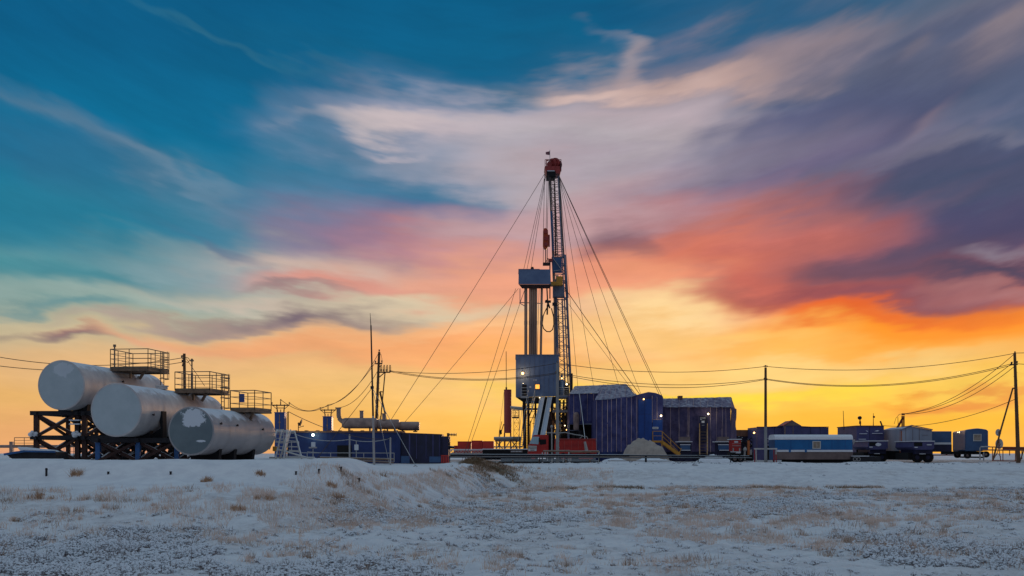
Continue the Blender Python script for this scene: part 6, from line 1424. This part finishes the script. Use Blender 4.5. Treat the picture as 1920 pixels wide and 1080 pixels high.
w_ = m.build('window', M_frame, f_); m = MB(); m.pbox(1826.2, 1839.2, 815, 825.8, d-.03, .05); m.build('pane', M_curt, w_)
m = MB(); m.ball(P(1799.5, 810.5, d+2.9), .09, 8); m.ball(P(1796, 810.5, d+3.6), .05, 8); m.build('marker_lamp', M_lampw, t, each=True)
m = MB(); m.pbox(1786, 1852, 846.5, 852, d+1, 3); m.beam(P(1800, 857, d), P(1845, 857.5, d), .16); m.build('chassis', M_black, t)
for px, py in ((1848.5, 852), (1814, 854), (1795, 853)):
    m = MB(); m.wheel(P(px, py, d+.6 if px > 1800 else d+4), .34, .3, n=20); w_ = m.build('wheel', M_tyre, t); m = MB(); m.wheel(P(px, py, d+.42 if px > 1800 else d+3.82), .13, .06, n=12); m.build('rim', M_skirt, w_)
# dishes
dd = 100; t = thing('dish_stand', 'pair of round grey dishes stacked on a thin tripod near the right edge', 'dish antenna', (X(1873, dd), dd, 0))
for px, py, rx, ry in ((1871.8, 811, 5.2, 6.6), (1873.7, 832.3, 7.2, 9.8)):
    m = MB(); n = 26; c = P(px, py, dd); rr = ry/F*dd; vs = [c+Vector((0, .18, 0))]; k1 = [c+Vector((rx/ry*rr*.6*math.cos(2*math.pi*i/n), .10, rr*.6*math.sin(2*math.pi*i/n))) for i in range(n)]; k2 = [c+Vector((rx/ry*rr*math.cos(2*math.pi*i/n), -.02, rr*math.sin(2*math.pi*i/n))) for i in range(n)]
    k3 = [p+Vector((0, .05, 0)) for p in k2]
    m.add(vs+k1+k2+k3+[c+Vector((0, .26, 0))], [(0, 1+i, 1+(i+1) % n) for i in range(n)]+[(1+i, 1+n+i, 1+n+(i+1) % n, 1+(i+1) % n) for i in range(n)]+[(1+n+i, 1+2*n+i, 1+2*n+(i+1) % n, 1+n+(i+1) % n) for i in range(n)]+[(1+2*n+i, 3*n+1, 1+2*n+(i+1) % n) for i in range(n)])
    o = m.build('dish', M_frame, t, smooth=True); m = MB(); m.tube(c+Vector((0, -.3, 0)), c+Vector((-.1, -.02, -rr*.7)), .02, 5); m.ball(c+Vector((0, -.32, 0)), .05, 6); m.build('feed_arm', M_dark, o)
m = MB(); m.tube(P(1873.2, 842, dd), P(1873, 806, dd+.15), .05, 8); m.tube(P(1873.2, 842, dd), P(1861.5, 864, dd-.6), .04, 6); m.tube(P(1873.2, 842, dd), P(1876.5, 864, dd-.6), .04, 6); m.tube(P(1871, 850, dd-.2), P(1864, 858, dd-.4), .025, 5); m.tube(P(1871, 850, dd-.2), P(1877, 857, dd-.4), .025, 5); m.build('tripod', M_rstp, t)
# orange pipe rails at the right edge
t = thing('pipe_fence', 'rust-orange pipe fence with twin rails running to the right edge', 'fence', (X(1880, 99), 99, 0), 'pipe fences on the pad edge')
m = MB(); m.tube(P(1855, 838, 99), P(1990, 840, 96), .05, 8); m.tube(P(1842, 843.5, 99), P(1990, 845, 96), .06, 8); m.tube(P(1880, 841, 98.5), P(1990, 841.5, 96), .11, 8); m.build('rail', M_rstp, t, each=True)
m = MB()
for px, y in ((1861, 864), (1880.5, 864), (1893, 854), (1904, 864.5), (1916, 861), (1935, 862)): m.tube(P(px, 839, 98.5), P(px, y, 98.5), .045, 6)
m.build('post', M_rstp, t, each=True)
m = MB(); m.tube(P(1860, 863.5, 98.4), P(1905, 864.5, 98.4), .04, 6); m.build('ground_rail', M_rstp, t)
t = thing('pipe_handrail', 'snowy grey handrail bend in front of the end-on trailer wheel', 'handrail', (X(1840, 101), 101, 0))
m = MB(); m.path([P(px, py, 101) for px, py in ((1837.5, 862, ), (1837.5, 840), (1839, 838), (1855, 837.5))], .07, 8); m.tube(P(1844.5, 848, 101), P(1844.5, 864, 101), .06, 8); m.build('rail', M_galv, t, each=True)
# ------------------------------------------------------------------ pad edge fence (left and middle)
t = thing('pipe_fence', 'long dark pipe fence with a snow-lined lower pipe along the middle pad edge', 'fence', (X(1100, 97), 97, 0), 'pipe fences on the pad edge')
m = MB(); m.tube(P(836, 853, 97), P(1180, 854, 97), .10, 8); m.tube(P(1180, 854, 97), P(1405, 855.5, 97), .07, 8); m.tube(P(836, 857, 96.6), P(1410, 858.8, 96.6), .05, 8); m.build('rail', M_dark, t, each=True)
m = MB(); m.tube(P(836, 856, 97), P(1260, 857, 97), .045, 8); m.tube(P(1140, 864, 97), P(1260, 864.5, 97), .035, 8); m.build('snow_pipe', M_plank, t, each=True)
m = MB()
for px in (898.5, 902.5, 1012, 1016.5, 1124, 1309, 1370, 1387): m.beam(P(px, 852, 96.8), P(px, 871, 96.8), .09)
m.build('post', M_dark, t, each=True)
m = MB(); m.beam(P(1211, 854, 96.8), P(1211, 870, 96.8), .17); m.build('gate_post', M_black, t)
t = thing('pipe_fence', 'short frosted pipe fence with white posts in front of the red truck', 'fence', (X(1070, 98.5), 98.5, 0), 'pipe fences on the pad edge')
m = MB(); m.tube(P(1018, 846, 98.5), P(1068, 845.5, 98.5), .09, 8); m.tube(P(1068, 847, 98.5), P(1123, 846.5, 98.5), .10, 8); m.tube(P(1017, 857, 98.3), P(1123, 857, 98.3), .05, 8); m.build('rail', M_plank, t, each=True)
m = MB()
for px, a_, b_ in ((1017, 848, 868), (1026.5, 845, 864), (1035, 853, 867), (1056, 853, 867), (1066.5, 847, 864), (1070, 853, 865), (1123, 846, 867), (1022, 846, 858)): m.tube(P(px, a_, 98.5), P(px, b_, 98.5), .055, 8)
m.build('post', M_white, t, each=True)

dd = 102
t = thing('pipe_bundle', 'dark bundle of pipes lying low behind the pad edge fence below the red truck', 'pipe bundle', (X(1040, dd), dd, 0))
m = MB()
for k in range(5): m.tube(P(935+k*4, 866-(k % 2)*3.4, dd+k*.25), P(1122-k*5, 866-(k % 2)*3.4, dd+k*.25), .12, 8)
m.build('pipe', M_dark, t, each=True)
m = MB()
for px in (960, 1010, 1060, 1105): m.pbox(px, px+2.4, 861, 868, dd-.2, 1.6)
m.build('timber', M_plank, t, each=True)
m = MB(); m.pbox(1086, 1112, 858.5, 866, dd+1.6, .8); tag(m.build('red_skid_box', M_redv, bevel=.04), 'low red box behind the pad fence at the red truck tail', 'box')
